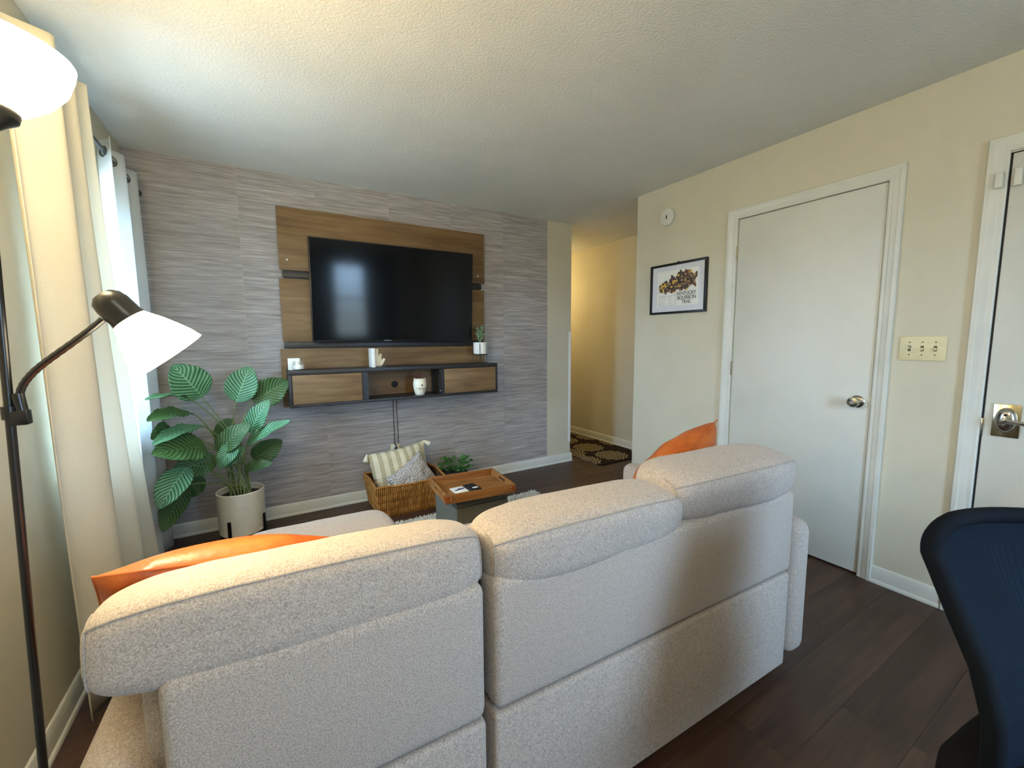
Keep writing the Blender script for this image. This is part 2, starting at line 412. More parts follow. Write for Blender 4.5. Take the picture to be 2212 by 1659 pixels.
MB().box(R-.002, R+.01, DE[1]-.008, DE[1]+.004, .85, .93, .001).build('strike', m_chrome, d2)
tag(MB().box(R-.016, R+.004, .447, .470, 1.905, 1.975, .004).build('contact_sensor', m_plastic), 'small white alarm contact sensor on the entry door edge', 'sensor')
tag(MB().box(R-.034, R-.018, .496, .520, 1.905, 1.968, .004).build('sensor_magnet', m_plastic), 'slim white alarm magnet stuck to the entry door casing', 'sensor')

# ------------------------------------------------------------------ windows
def window(name, ax, lo, hi, z0, z1, face, depth):
    """ax 'y' : in left wall; 'x' : in back wall.  face = outer coordinate, depth towards room"""
    def bx(mb, a0, a1, c0, c1, d0, d1, bev=.002):
        if ax == 'y': return mb.box(face+d0, face+d1, a0, a1, c0, c1, bev)
        return mb.box(a0, a1, face+d0, face+d1, c0, c1, bev)
    f = MB(); w = .045
    bx(f, lo, lo+w, z0, z1, 0, depth); bx(f, hi-w, hi, z0, z1, 0, depth); bx(f, lo, hi, z0, z0+w, 0, depth); bx(f, lo, hi, z1-w, z1, 0, depth)
    win = struct(f.build(name, m_white)); zm = (z0+z1)/2+.04
    for k, (a, b, dd) in enumerate(((z0+w, zm+.02, .035), (zm-.02, z1-w, .012))):
        s = MB(); q = .032
        bx(s, lo+w, lo+w+q, a, b, dd, dd+.02); bx(s, hi-w-q, hi-w, a, b, dd, dd+.02); bx(s, lo+w, hi-w, a, a+q, dd, dd+.02); bx(s, lo+w, hi-w, b-q, b, dd, dd+.02)
        so = s.build('sash', m_white, win)
        bx(MB(), lo+w+q, hi-w-q, a+q, b-q, dd+.008, dd+.012, 0).build('pane', m_glass, so)
    s = MB(); bx(s, lo-.03, hi+.03, z0-.02, z0+.005, .10, depth+.05, .004); s.build('window_sill', m_white, win)
    return win
window('window_1', 'y', WIN1[0], WIN1[1], WIN1[2], WIN1[3], L-.14, .135)
window('window_2', 'x', WIN2[0], WIN2[1], WIN2[2], WIN2[3], YB-.12, .115)

# ------------------------------------------------------------------ curtains
def curtain(name, label, m, fn, zt, zb, folds, amp, rodx, group=None, nu=110, nv=26, ax='y', ring=True, ringm=None, roll=0.0):
    """fn(v)-> (start, end, offset) along the wall at height fraction v (0 top)"""
    ph = random.random()*6
    def pos(u, v):
        a, b, off = fn(v); s = a+(b-a)*u
        k = math.cos(2*PI*folds*u+PI*roll)
        irregular = noise.noise(Vector((u*7, v*1.6, ph)))*.012*v
        x = rodx+off+amp*(1-.12*v)*k+irregular
        z = zt+(zb-zt)*v
        s += .012*v*noise.noise(Vector((u*5, v*2.5, ph+4)))
        return Vector((x, s, z)) if ax == 'y' else Vector((s, x, z))
    o = MB().grid(pos, nu, nv).build(name, m, ang=180)
    md = o.modifiers.new('cloth thickness', 'SOLIDIFY'); md.thickness = .0025
    tag(o, label, 'curtain', group)
    if ring:
        n = int(folds*2)
        for k in range(n+1):
            u = (k+.5)/(folds*2)-roll*.5/folds
            if not 0.02 < u < .98: continue
            p = pos(u, .024); p2 = pos(u+.004, .024); d = (p2-p).normalized(); nrm = d.cross(Vector((0, 0, 1)))
            MB().tube([p+(d*math.cos(a)+Vector((0, 0, 1))*math.sin(a))*.021 for a in [2*PI*i/20 for i in range(20)]], .0045, 8, closed=True).build('grommet', ringm or m_steel, o)
    return o
RODX, RODZ = -.560, 2.155
curtain('curtain', 'ivory curtain panel hanging behind the floor lamp', m_curtain,
        lambda v: (1.79-.01*v, 2.16+.42*v**1.6, .030+.012*v), 2.21, .05, 2.6, .048, RODX, nu=150, roll=.75)
curtain('curtain', 'white curtain panel hanging behind the striped leafy plant', m_curtain2,
        lambda v: (2.62, 3.22+.08*v, -.004), 2.21, .05, 2.5, .036, RODX, nu=130, roll=0)
rod = thing('curtain_rod', 'dark grey metal curtain rod above the window behind the lamp', 'curtain rod', (RODX, 2.35, RODZ))
MB().tube([(RODX, 1.45, RODZ), (RODX, 3.28, RODZ)], .0095, 12).build('pole', m_steel, rod)
for yy in (1.44, 3.29):
    MB().lathe([(0, -.02), (.014, -.014), (.018, 0), (.014, .014), (0, .02)], 14, T(RODX, yy, RODZ)).build('finial', m_steel, rod)
for yy in (1.50, 3.24):
    MB().tube([(L, yy, RODZ-.02), (RODX-.015, yy, RODZ-.02), (RODX, yy, RODZ-.012)], .006, 8).box(L, L+.006, yy-.02, yy+.02, RODZ-.06, RODZ+.02, .002).build('bracket', m_steel, rod)
# curtains of the window behind the camera (seen reflected in the television)
BCX = YB+.09
curtain('curtain', 'blue-grey curtain panel on the side of the rear window near the entry door', m_curtain3,
        lambda v: (1.62+.12*v, 2.20, 0), 2.30, .05, 4, .035, BCX, nu=90, ax='x', ring=False)
curtain('curtain', 'blue-grey curtain panel on the side of the rear window away from the entry door', m_curtain3,
        lambda v: (.70, 1.19, 0), 2.30, .05, 4, .035, BCX, nu=90, ax='x', ring=False)
rod2 = thing('curtain_rod', 'curtain rod above the rear window', 'curtain rod', (1.45, BCX, 2.25))
MB().tube([(.60, BCX, 2.25), (2.30, BCX, 2.25)], .0095, 10).build('pole', m_steel, rod2)
for xx in (.66, 2.24):
    MB().tube([(xx, YB, 2.24), (xx, BCX, 2.24)], .006, 8).build('bracket', m_steel, rod2)

# ------------------------------------------------------------------ sofa
SO = (1.64, .723, 0)
sofa = thing('sectional_sofa', 'light heather grey sectional sofa with chaise seen from behind', 'sofa', SO, -.026)
def skew(co): return Vector((co.x, co.y, co.z*(1-.028*co.x)))
def puff(hx, hy, hz, n=3.2, p=5, nx=30, nc=40, wob=.006, seed=0, tilt=0, sag=0):
    """rounded cushion around its centre, long axis X"""
    def f(u, v):
        w = 2*v-1; t = math.copysign(1-(1-abs(w))**1.9, w); t = max(-1, min(1, t))
        e = max(0, 1-abs(t)**p)**(1/p)
        a = 2*PI*u; c, s = sgnp(math.cos(a), 2/n), sgnp(math.sin(a), 2/n)
        q = Vector((hx*t, hy*e*c, hz*e*s))
        d = noise.noise(Vector((q.x*5+seed, q.y*9, q.z*9)))*wob+noise.noise(Vector((q.x*22+seed, q.y*14, q.z*14)))*wob*.3
        r = Vector((0, q.y, q.z))
        if r.length > 1e-6: q += r.normalized()*d
        if s > 0: q.z += sag*(1-t*t)
        if tilt: q.y, q.z = q.y*math.cos(tilt)-q.z*math.sin(tilt), q.y*math.sin(tilt)+q.z*math.cos(tilt)
        return q
    return f
def rbox(*a, bev=.03, seg=4): return MB().box(*a, bev=bev, seg=seg)
# back panels (upper and lower skin of each module)
for x0, x1, zt in ((-1.235, -.002, .735), (-1.81, -1.255, .737)):
    rbox(x0, x1, 0, .09, .428, zt, bev=.024).warp(skew).build('back_panel', m_sofa, sofa, local=True)
    rbox(x0, x1, .004, .09, .05, .420, bev=.012).warp(skew).build('back_panel', m_sofa, sofa, local=True)
# arms
rbox(.006, .118, -.012, .90, .075, .605, bev=.045).build('armrest', m_sofa, sofa, local=True)
rbox(-1.965, -1.835, -.012, .90, .075, .575, bev=.045).build('armrest', m_sofa, sofa, local=True)
# seat bases and cushions
rbox(-1.235, -.002, .09, .93, .075, .30, bev=.02).build('seat_base', m_sofa, sofa, local=True)
for a, b in ((-1.232, -.62), (-.614, -.005)):
    MB().grid(puff((b-a)/2, .375, .088, 5, 9, seed=a), 40, 30, True).warp(lambda c: c+Vector(((a+b)/2, .60, .372))).build('seat_cushion', m_seat, sofa, local=True)
rbox(-1.81, -1.17, .09, 1.37, .075, .29, bev=.02).build('chaise_base', m_sofa, sofa, local=True)
MB().grid(puff(.318, .565, .085, 6, 8, seed=3), 48, 30, True).warp(lambda c: c+Vector((-1.490, .825, .368))).build('chaise_cushion', m_seat, sofa, local=True)
# back cushions below the head rolls
for a, b, dz in ((-1.862, -1.262, 0), (-1.232, -.622, 0), (-.614, -.01, 0)):
    MB().grid(puff((b-a)/2, .10, .17, 4, 6, seed=b), 36, 26, True).warp(lambda c: skew(c+Vector(((a+b)/2, .195, .60)))).build('back_cushion', m_sofa, sofa, local=True)
# head rolls with piping
HEADS = [(-1.905, -1.240, .769, .077, .006, 1, .090, -7, .008), (-1.232, -.585, .762, .078, .004, 2, .104, 3, -.010), (-.640, .035, .802, .082, .0, 3, .116, 8, -.016)]
for a, b, zc, hz, sag, sd, hy, tl, oy in HEADS:
    fn = puff((b-a)/2, hy, hz, 3.4, 4.6, 44, 48, .006, sd*7.3, math.radians(tl), sag)
    off = Vector(((a+b)/2, hy+oy, zc))
    h = MB().grid(fn, 56, 44, True).warp(lambda c: skew(c+off)).build('headrest_cushion', m_sofa, sofa, local=True)
    for u0 in (.385,):
        pts = [skew(fn(u0, .09+.82*k/40)*1.003+off) for k in range(41)]
        MB().tube(pts, .0024, 6).build('piping', m_pipe, h, local=True)
    for v0 in (.09, .91):
        pts = [skew(fn(.27+.36*k/24, v0)*1.003+off) for k in range(25)]
        MB().tube(pts, .0018, 6).build('piping', m_pipe, h, local=True)
for x, yy in ((-.06, .06), (-1.20, .06), (-1.76, .06), (-.06, .86), (-1.15, .86), (-1.76, 1.24)):
    MB().lathe([(0, 0), (.02, 0), (.024, .078), (0, .078)], 16, T(x, yy, 0)).build('leg', m_blackmetal, sofa, local=True)

# ------------------------------------------------------------------ throw pillows
def pillow_mesh(mb, w, h, th, mx, n=22, pinch=.10, seed=0, wr=.010):
    for sgn in (1, -1):
        def f(u, v):
            a, b = 2*u-1, 2*v-1
            k = 1-pinch*(1-abs(a)**2.2)*(abs(b)**3)
            l = 1-pinch*(1-abs(b)**2.2)*(abs(a)**3)
            x, yv = a*w/2*l, b*h/2*k
            z = th/2*((1-a*a)**.52)*((1-b*b)**.52)
            z += wr*noise.noise(Vector((a*2.2+seed, b*2.2, sgn)))*(1-a*a)*(1-b*b)*2
            return Vector((x, yv, sgn*z))
        mb.grid(f, n, n, mx=mx)
    bmesh.ops.remove_doubles(mb.bm, verts=mb.bm.verts[:], dist=1e-4)
    bmesh.ops.recalc_face_normals(mb.bm, faces=mb.bm.faces[:])
    return mb
def orient(loc, face, roll):
    """local Z -> face, local X horizontal, then rolled in plane"""
    z = Vector(face).normalized(); x = Vector((0, 0, 1)).cross(z).normalized(); yv = z.cross(x)
    m = Matrix((x, yv, z)).transposed().to_4x4(); m.translation = loc
    return m @ Matrix.Rotation(roll, 4, 'Z')
def leather_pillow(label, loc, face, roll, w=.46, th=.15, seed=0):
    p = thing('throw_pillow', label, 'pillow', (loc[0], loc[1], loc[2]-.2), 0, 'cognac leather pillows on the sofa')
    mx = orient(loc, face, roll)
    pillow_mesh(MB(), w, w, th, mx, seed=seed, pinch=.05).build('cover', m_leather, p, ang=60)
    pts = []
    for k in range(80):
        t = k/80*4; s = int(t); q = (t-s)*2-1
        a, b = ((q, -1), (1, q), (-q, 1), (-1, -q))[s]
        kx = 1-.05*(1-abs(b)**2.2)*(abs(a)**3); ky = 1-.05*(1-abs(a)**2.2)*(abs(b)**3)
        pts.append(mx @ Vector((a*w/2*kx, b*w/2*ky, 0)))
    MB().tube(pts, .0022, 6, closed=True).build('seam', m_leather, p)
    return p
leather_pillow('cognac leather pillow leaning in the corner of the chaise', (-.100, 1.10, .708), (.0, .74, .67), math.radians(12), .43, .19, 2)
leather_pillow('cognac leather pillow leaning by the armrest near the closet door', (1.435, 1.115, .690), (-.34, .80, .50), math.radians(-18), .47, .24, 5)

# ------------------------------------------------------------------ floor lamp
PB, PT = Vector((-.436, 1.13, .03)), Vector((-.392, 1.13, 1.66))
def pole_at(z): return PB+(PT-PB)*((z-PB.z)/(PT.z-PB.z))
lamp = thing('floor_lamp', 'black floor lamp with lit bowl shade and lit gooseneck reading light', 'floor lamp', (PB.x, PB.y, 0))
MB().lathe([(0, 0), (.108, 0), (.110, .008), (.104, .020), (.03, .030), (.016, .045), (0, .045)], 40, T(PB.x, PB.y, 0)).build('base', m_poles, lamp)
MB().tube([pole_at(.03), pole_at(.6), pole_at(1.16), pole_at(1.64)], .0068, 16).build('pole', m_poles, lamp)
tilt = frame_to(PT-PB, PT)
MB().lathe([(0, -.03), (.012, -.028), (.016, .0), (.030, .012), (.044, .022), (.047, .034), (.044, .042), (0, .042)], 28, tilt).build('socket_cup', m_poles, lamp)
prof = [(.040, .034), (.062, .046), (.090, .070), (.110, .098), (.120, .128), (.122, .140)]
sh = MB().lathe(prof+[(r-.004, z) for r, z in prof[::-1]], 48, tilt).build('bowl_shade', m_bowl, lamp)
MB().lathe([(0, .05), (.014, .05), (.016, .07), (.026, .09), (.026, .105), (.014, .122), (0, .126)], 20, tilt).build('bulb', m_bulb, sh)
TORCH = tilt @ Vector((0, 0, .16))
lamp_light = point('torchiere_bulb', TORCH, (1, .80, .46), 11, .07)
# reading arm
J = pole_at(1.16)
MB().tube([J-Vector((0, 0, .012)), J+Vector((0, 0, .012))], .011, 14).box(J.x-.004, J.x+.026, J.y-.010, J.y+.010, J.z-.024, J.z+.004, .003).build('arm_clamp', m_poles, lamp)
A = J+Vector((.016, 0, .0)); Hd = at(222, 690, Y=1.13)
arm = bez(A, A+Vector((-.012, 0, .07)), at(110, 785, Y=1.13), Hd, 34)
MB().tube([A-Vector((0, 0, .004)), A+Vector((-.003, 0, .035))], .009, 14).build('arm_ferrule', m_poles, lamp)
MB().tube(arm, [.0058 if i % 2 else .0064 for i in range(len(arm))], 10).build('gooseneck', m_poles, lamp)
axis = (at(352, 756, Y=1.13)-at(254, 668, Y=1.13)).normalized()
hm = frame_to(axis, at(241, 656, Y=1.13))
MB().lathe([(0, -.022), (.018, -.021), (.027, -.012), (.030, .002), (.030, .030), (.032, .040), (0, .040)], 28, hm).build('lamp_head', m_poles, lamp)
prof = [(.028, .036), (.034, .046), (.046, .066), (.058, .092), (.067, .114), (.0720, .134)]
s2 = MB().lathe(prof+[(r-.003, z) for r, z in prof[::-1]], 44, hm).build('reading_shade', m_shade, lamp)
MB().lathe([(0, .045), (.012, .045), (.014, .06), (.026, .088), (.028, .105), (.018, .128), (0, .134)], 20, hm).build('bulb', m_bulb, s2)
sw = hm @ Vector((0, 0, -.02)); up = at(217, 640, Y=1.13)
MB().tube([sw, sw+(up-sw)*.55], .005, 10).tube([sw+(up-sw)*.5, up], .0034, 10).build('switch_knob', m_poles, lamp)
READ = hm @ Vector((0, 0, .150))
sp = bpy.data.lights.new('reading_bulb', 'SPOT'); sp.color = (1, .80, .48); sp.energy = 8.5; sp.spot_size = math.radians(150); sp.spot_blend = .6; sp.shadow_soft_size = .06
so = bpy.data.objects.new('reading_bulb', sp); COL.objects.link(so); so.matrix_world = frame_to(-axis, READ)

# ------------------------------------------------------------------ wall unit with boards and floating cabinet
unit = thing('media_wall_unit', 'wall mounted media unit of brown oak boards and black floating cabinet', 'media unit', (.93, D, .82))
YP = D-.04
def board(x0, x1, z0, z1, y0=None, y1=None, name='wood_board', m=None, bev=.0015):
    return MB().box(x0, x1, YP if y0 is None else y0, YP+.018 if y1 is None else y1, z0, z1, bev).build(name, m or m_panel, unit)
tb = board(.143, 1.744, 1.786, 2.214)
mb_ = board(.137, 1.738, 1.286, 1.728)
board(.116, 1.738, .815, 1.236)
MB().box(.168, 1.708, YP+.018, D-.002, .84, 2.19).build('backing_frame', m_black, unit)
board(.158, 1.715, 1.737, 1.777, YP+.004, YP+.018, 'gap_strip', m_black)
board(.142, 1.728, 1.238, 1.284, YP-.002, YP+.018, 'gap_strip', m_black)
for px, py in ((620, 561), (1032, 597)):
    p = at(px, py, Y=YP); MB().lathe([(0, 0), (.007, 0), (.006, .003), (0, .004)], 14, frame_to((0, -1, 0), (p.x, YP, p.z))).build('screw_cap', m_ceramic, tb)
CX0, CX1, CZ0, CZ1, CY0, CY1 = .144, 1.724, .843, 1.092, 3.111, YP
MB().box(CX0, CX1, CY0, CY1, CZ1-.028, CZ1, .0015).build('cabinet_top', m_black, unit)
MB().box(CX0, CX1, CY0, CY1, CZ0, CZ0+.018, .0015).build('cabinet_bottom', m_black, unit)
for a, b in ((CX0, CX0+.018), (CX1-.018, CX1)): MB().box(a, b, CY0, CY1, CZ0+.018, CZ1-.028, .0015).build('cabinet_side', m_black, unit)
for a, b in ((.613, .655), (1.224, 1.240)): MB().box(a, b, CY0+.012, CY1, CZ0+.018, CZ1-.028).build('cabinet_divider', m_black, unit)
bk = MB().box(CX0+.018, CX1-.018, CY1-.006, CY1-.001, CZ0+.018, CZ1-.028).build('cabinet_back', m_panel, unit)
MB().lathe([(0, 0), (.027, 0), (.027, .003), (.022, .004), (.0, .0035)], 28, frame_to((0, -1, 0), (.911, CY1-.006, .937))).build('cable_hole', m_dark, bk)
for a, b in ((.165, .609), (1.243, 1.703)):
    MB().box(a, b, CY0-.001, CY0+.015, CZ0+.021, CZ1-.031, .001).build('cabinet_door', m_panel, unit)
for z in (.885, 1.045):
    MB().lathe([(0, 0), (.005, 0), (.004, .002), (0, .0025)], 10, frame_to((-1, 0, 0), (1.224, CY0+.05, z))).build('shelf_pin', m_ceramic, unit)

# ------------------------------------------------------------------ television
TA = math.radians(3.5)
tv = thing('television', 'large black flat screen television on the oak boards', 'television', (.948, D-.09, 1.285))
TM = T(.948, 3.272, 1.645) @ Matrix.Rotation(TA, 4, 'X')         # top leans into the room
TWd, THt = 1.256, .728
MB().box(-TWd/2, TWd/2, 0, .028, -THt/2, THt/2, .003, mx=TM).box(-.4, .4, .028, .052, -.30, .12, .01, mx=TM).build('housing', mat('tv_housing', (18, 18, 19), .35), tv)
m_scr = mat('tv_screen', (15, 17, 19), .10, 0, .24)
MB().box(-TWd/2+.008, TWd/2-.008, -.0012, .0005, -THt/2+.013, THt/2-.008, mx=TM).build('screen', m_scr, tv)
MB().box(-.125, -.070, -.0024, 0, -THt/2+.006, -THt/2+.0125, .0005, mx=TM).build('maker_plate', mat('tv_badge', (120, 122, 124), .4), tv)
MB().box(-.14, .14, .052, .09, -.16, .10, .004, mx=TM).build('wall_mount', m_blackmetal, tv)

# ------------------------------------------------------------------ things on the cabinet
ZT = CZ1
card = thing('card_holder', 'white square coaster stack standing behind the glass candle', 'coasters', (.19, 3.245, ZT))
for k in range(3):
    MB().box(.152+.004*k, .226+.002*k, 3.238+.006*k, 3.2425+.006*k, ZT, ZT+.080, .002, mx=None).build('coaster', m_ceramic, card)
cand = thing('candle_jar', 'small glass candle jar with cream wax on the black cabinet', 'candle', (.213, 3.185, ZT))
MB().lathe([(0, 0), (.034, 0), (.038, .006), (.038, .042), (.033, .052), (.033, .060), (.0315, .060), (.0315, .051), (.0355, .041), (.0355, .008), (0, .006)], 28, T(.213, 3.185, ZT)).build('glass', m_clear, cand)
MB().lathe([(0, .0065), (.034, .0085), (.034, .036), (0, .036)], 28, T(.213, 3.185, ZT)).build('wax', m_ceramic, cand)
MB().tube([(.213, 3.185, ZT+.035), (.214, 3.185, ZT+.045)], .0012, 6).build('wick', m_dark, cand)
hand = thing('hand_sculpture', 'white hand shaped bookend with tall upright slab', 'sculpture', (.75, 3.22, ZT))
MB().box(.697, .720, 3.16, 3.275, ZT, ZT+.140, .002).build('slab', m_ceramic, hand)
m_cream = noisy('cream_resin', (232, 224, 198), (240, 233, 210), 20, .5)
hb = MB()
hb.prism([(.722, 0), (.772, 0), (.785, .02), (.778, .055), (.760, .075), (.724, .085)], -.018, .018, T(0, 3.215, ZT+.006) @ Matrix.Rotation(PI/2, 4, 'X'), .005)
hb.build('palm', m_cream, hand)
for path, r in ((((.744, .065), (.744, .10), (.745, .130)), .0115), (((.727, .06), (.727, .105), (.728, .130)), .0095), (((.766, .055), (.770, .080), (.768, .092)), .0105)):
    MB().tube([(a, 3.212, ZT+.006+b) for a, b in path], r, 12).build('finger', m_cream, hand)
MB().tube([(.772, 3.205, ZT+.018), (.786, 3.203, ZT+.042), (.797, 3.202, ZT+.062)], [.0125, .0115, .0085], 12).build('thumb', m_cream, hand)
MB().box(.720, .800, 3.185, 3.245, ZT, ZT+.006, .001).build('foot_plate', m_steel, hand)
ZN = CZ0+.018
jar = thing('eared_planter', 'cream eared ceramic jar with dark print in the cabinet niche', 'planter', (1.060, 3.185, ZN))
MB().lathe([(0, 0), (.032, 0), (.036, .004), (.047, .045), (.052, .078), (.050, .105), (.042, .124), (.034, .130), (.032, .126), (.036, .118), (.03, .10), (0, .10)], 36, T(1.060, 3.185, ZN)).build('body', m_cream, jar)
for s in (-1, 1):
    MB().prism([(-.013, -.012), (.013, -.012), (s*.010, .018)], -.005, .005, T(1.060+s*.036, 3.183, ZN+.122) @ Matrix.Rotation(PI/2, 4, 'X'), .002).build('ear', m_cream, jar)
m_ink = mat('dark_print', (70, 72, 66), .7)
pm = MB()
def jar_y(dx, z): return 3.185-math.sqrt(max(1e-6, .0500**2-dx*dx))-.0035
pm.prism([(-.007, 0), (0, .008), (.007, 0), (0, -.008)], -.0012, .0012, T(1.060, 3.185-.0535, ZN+.080) @ Matrix.Rotation(PI/2, 4, 'X'))
pm.build('emblem', m_ink, jar)
tx = MB()
for zz, n, hh in ((.052, 15, .0042), (.040, 10, .003)):
    for k in range(n):
        dx = (k-(n-1)/2)*.0052
        if zz < .05 and k in (4, 5): continue
        yy = 3.185-math.sqrt(.0492**2-dx*dx)-.0008; yy += (0 if zz > .05 else .0025)
        tx.box(1.060+dx-.0019, 1.060+dx+.0019, yy-.001, yy+.003, ZN+zz, ZN+zz+hh*(.7+.3*((k*7) % 3)/2))
tx.build('lettering', m_ink, jar)
for a, hgt in ((0, .075), (.45, .062), (-.45, .062), (.95, .050), (-.95, .050), (1.5, .03), (-1.5, .03)):
    dx = math.sin(a)*.055
    MB().tube(bez((1.060+dx*.2, 3.178, ZN+.112), (1.060+dx*.4, 3.172, ZN+.112+hgt*.7), (1.060+dx*.9, 3.166, ZN+.112+hgt*1.2), (1.060+dx, 3.160, ZN+.112+hgt*(1 if abs(a) < .3 else .72)), 8), [.003, .0045, .0055, .0055, .005, .004, .003, .002, .001], 6).build('dried_leaf', m_brown, jar)
sp_ = thing('succulent_pot', 'white round pot with small green plant in a black wire stand', 'potted plant', (1.615, 3.215, ZT))
MB().lathe([(0, .075), (.050, .075), (.058, .080), (.060, .088), (.060, .176), (.056, .176), (.056, .168), (0, .166)], 36, T(1.615, 3.215, ZT)).build('pot', m_ceramic, sp_)
for a in (-60, 60, 150, 240):
    c, s = math.cos(math.radians(a)), math.sin(math.radians(a))
    MB().tube([(1.615+.0635*c, 3.215+.0635*s, ZT), (1.615+.0635*c, 3.215+.0635*s, ZT+.170)], .0022, 6).build('stand_leg', m_blackmetal, sp_)
MB().tube([(1.615+.0635*math.cos(a), 3.215+.0635*math.sin(a), ZT+.072) for a in [2*PI*i/32 for i in range(32)]], .0022, 6, closed=True).build('stand_ring', m_blackmetal, sp_)
lv = MB(); rr = random.Random(3)
for k in range(13):
    a = k*2.4; h = .04+.11*(1-k/16); d = .012+.028*rr.random()
    pts = bez((1.615, 3.215, ZT+.165), (1.615+d*.3*math.cos(a), 3.215+d*.3*math.sin(a), ZT+.165+h*.4), (1.615+d*.8*math.cos(a), 3.215+d*.8*math.sin(a), ZT+.165+h*.8), (1.615+d*math.cos(a), 3.215+d*math.sin(a), ZT+.165+h), 6)
    lv.tube(pts, [.002]*7, 5)
    for q in pts[2:]:
        for s in (-1, 1):
            b = rr.random()*6.28
            lv.lathe([(0, -.007), (.0055, 0), (0, .009)], 6, frame_to((math.cos(b), math.sin(b), .5), q+Vector((math.cos(b)*.008, math.sin(b)*.008, .002))))
lv.build('foliage', noisy('sage_leaf', (92, 124, 92), (138, 164, 128), 60, .6), sp_)

# ------------------------------------------------------------------ outlet and cords
out = thing('wall_outlet', 'almond wall outlet plate behind the striped pillow', 'outlet', (.907, D, .36))
MB().box(.870, .944, D-.008, D-.0016, .318, .434, .003).build('plate', m_almond, out)
MB().box(.885, .925, D-.010, D-.008, .325, .365, .004).box(.885, .925, D-.010, D-.008, .385, .425, .004).build('socket', m_plastic, out)
m_cord = mat('cord_grey', (70, 66, 62), .5)
for x, gl in ((.903, 'thin dark cable with black plug hanging down to the outlet'), (.933, 'second thin dark cable hanging beside the plugged one')):
    cb = thing('hanging_cable', gl, 'cable', (x, D-.006, .40), 0, 'cables below the media unit')
    MB().tube([(x, D-.006, .842), (x-.001, D-.005, .7), (x+.001, D-.005, .55), (x, D-.006, .44)], .0028, 8).build('wire', m_cord, cb)
    if x < .92:
        MB().box(.898, .922, D-.038, D-.010, .383, .408, .004).tube([(.912, D-.03, .405), (.905, D-.04, .43), (.901, D-.01, .445)], .004, 8).build('plug', m_blackmetal, cb)

# ------------------------------------------------------------------ framed map print
pf = thing('framed_print', 'black framed bourbon trail map print beside the closet door', 'picture', (R, 2.085, 1.477))
PX = R-.004; y0p, y1p, z0p, z1p = 1.840, 2.329, 1.478, 1.854; fw = .016
for a in ((y0p, y1p, z1p-fw, z1p), (y0p, y1p, z0p, z0p+fw), (y0p, y0p+fw, z0p+fw, z1p-fw), (y1p-fw, y1p, z0p+fw, z1p-fw)):
    MB().box(R-.022, R-.001, a[0], a[1], a[2], a[3], .001).build('frame_bar', mat('black_frame', (14, 13, 15), .4), pf)
MB().box(R-.010, R-.004, y0p+fw, y1p-fw, z0p+fw, z1p-fw).build('mat_board', noisy('mat_board_white', (222, 224, 232), (228, 230, 236), 40, .9), pf)
MB().box(R-.012, R-.010, 1.905, 2.265, 1.535, 1.800).build('print_sheet', noisy('print_paper', (240, 240, 234), (244, 244, 239), 40, .8), pf)
MB().box(R-.0172, R-.0160, y0p+fw, y1p-fw, z0p+fw, z1p-fw).build('glazing', glass('picture_glass', .03), pf)
MB().box(R-.012, R-.004, 2.078, 2.090, z1p, z1p+.008, .001).build('hanger', m_blackmetal, pf)
XM = R-.0125
def zpx(x, y): return at(1380+x*180/1866, 540+y*160/1659, X=XM)
outl = [zpx(*q) for q in [(445, 850), (500, 760), (580, 720), (615, 680), (660, 740), (700, 660), (740, 560), (830, 640), (870, 520), (940, 460), (1000, 500), (1040, 450), (1160, 430), (1190, 510), (1240, 520), (1300, 480), (1320, 540), (1260, 660), (1290, 780), (1270, 830), (1200, 760), (1130, 810), (1080, 880), (1000, 870), (930, 890), (850, 880), (800, 950), (700, 960), (660, 930), (620, 960), (590, 1005), (540, 960), (480, 950)]]
poly = [(-q.y, q.z) for q in outl]
def inside(x, y):
    r = False; n = len(poly)
    for i in range(n):
        (x0, y0), (x1, y1) = poly[i], poly[i-1]
        if (y0 > y) != (y1 > y) and x < (x1-x0)*(y-y0)/(y1-y0)+x0: r = not r
    return r
pal = [(76, 66, 62), (150, 118, 88), (226, 186, 84), (112, 66, 58), (178, 146, 104), (96, 84, 78), (62, 54, 52), (206, 150, 66)]
pm_ = [mat('map_ink_%d' % k, c, .8) for k, c in enumerate(pal)]
# base silhouette, then county patches on top
me = MB().prism(poly, 0, .0003, Matrix(((0, 0, -1, XM+.0002), (-1, 0, 0, 0), (0, 1, 0, 0), (0, 0, 0, 1)))).build('map_silhouette', pm_[1], pf, flat=True)
bm = bmesh.new(); rr = random.Random(11); xs = [p[0] for p in poly]; ys = [p[1] for p in poly]; st = .0150
yy = min(ys); faces = []
while yy < max(ys):
    xx = min(xs)
    while xx < max(xs):
        cx, cy = xx+rr.uniform(-.002, .002), yy+rr.uniform(-.002, .002)
        if inside(cx, cy):
            vs = []
            for k in range(6):
                a = k*PI/3+rr.uniform(-.25, .25); rad = st*.64*rr.uniform(.85, 1.15)
                vs.append(bm.verts.new((XM-.0006-2e-6*len(bm.faces), -(cx+rad*math.cos(a)), cy+rad*math.sin(a))))
            f = bm.faces.new(vs); fx = (cx-min(xs))/(max(xs)-min(xs))
            f.material_index = rr.choice([0, 0, 1, 5, 6, 3, 4, 0, 5]) if rr.random() > .08 else 2
            if .05 < fx < .2 and rr.random() < .45: f.material_index = 2
        xx += st
    yy += st*.9
mp = bpy.data.meshes.new('map_counties'); bm.to_mesh(mp); bm.free()
for q in pm_: mp.materials.append(q)
mo = bpy.data.objects.new('map_counties', mp); COL.objects.link(mo); mo.parent = pf; mp.transform(wm(pf).inverted()); mo['kind'] = 'stuff'
ring = [zpx(600+45*math.cos(a), 905+58*math.sin(a)) for a in [2*PI*i/24 for i in range(24)]]
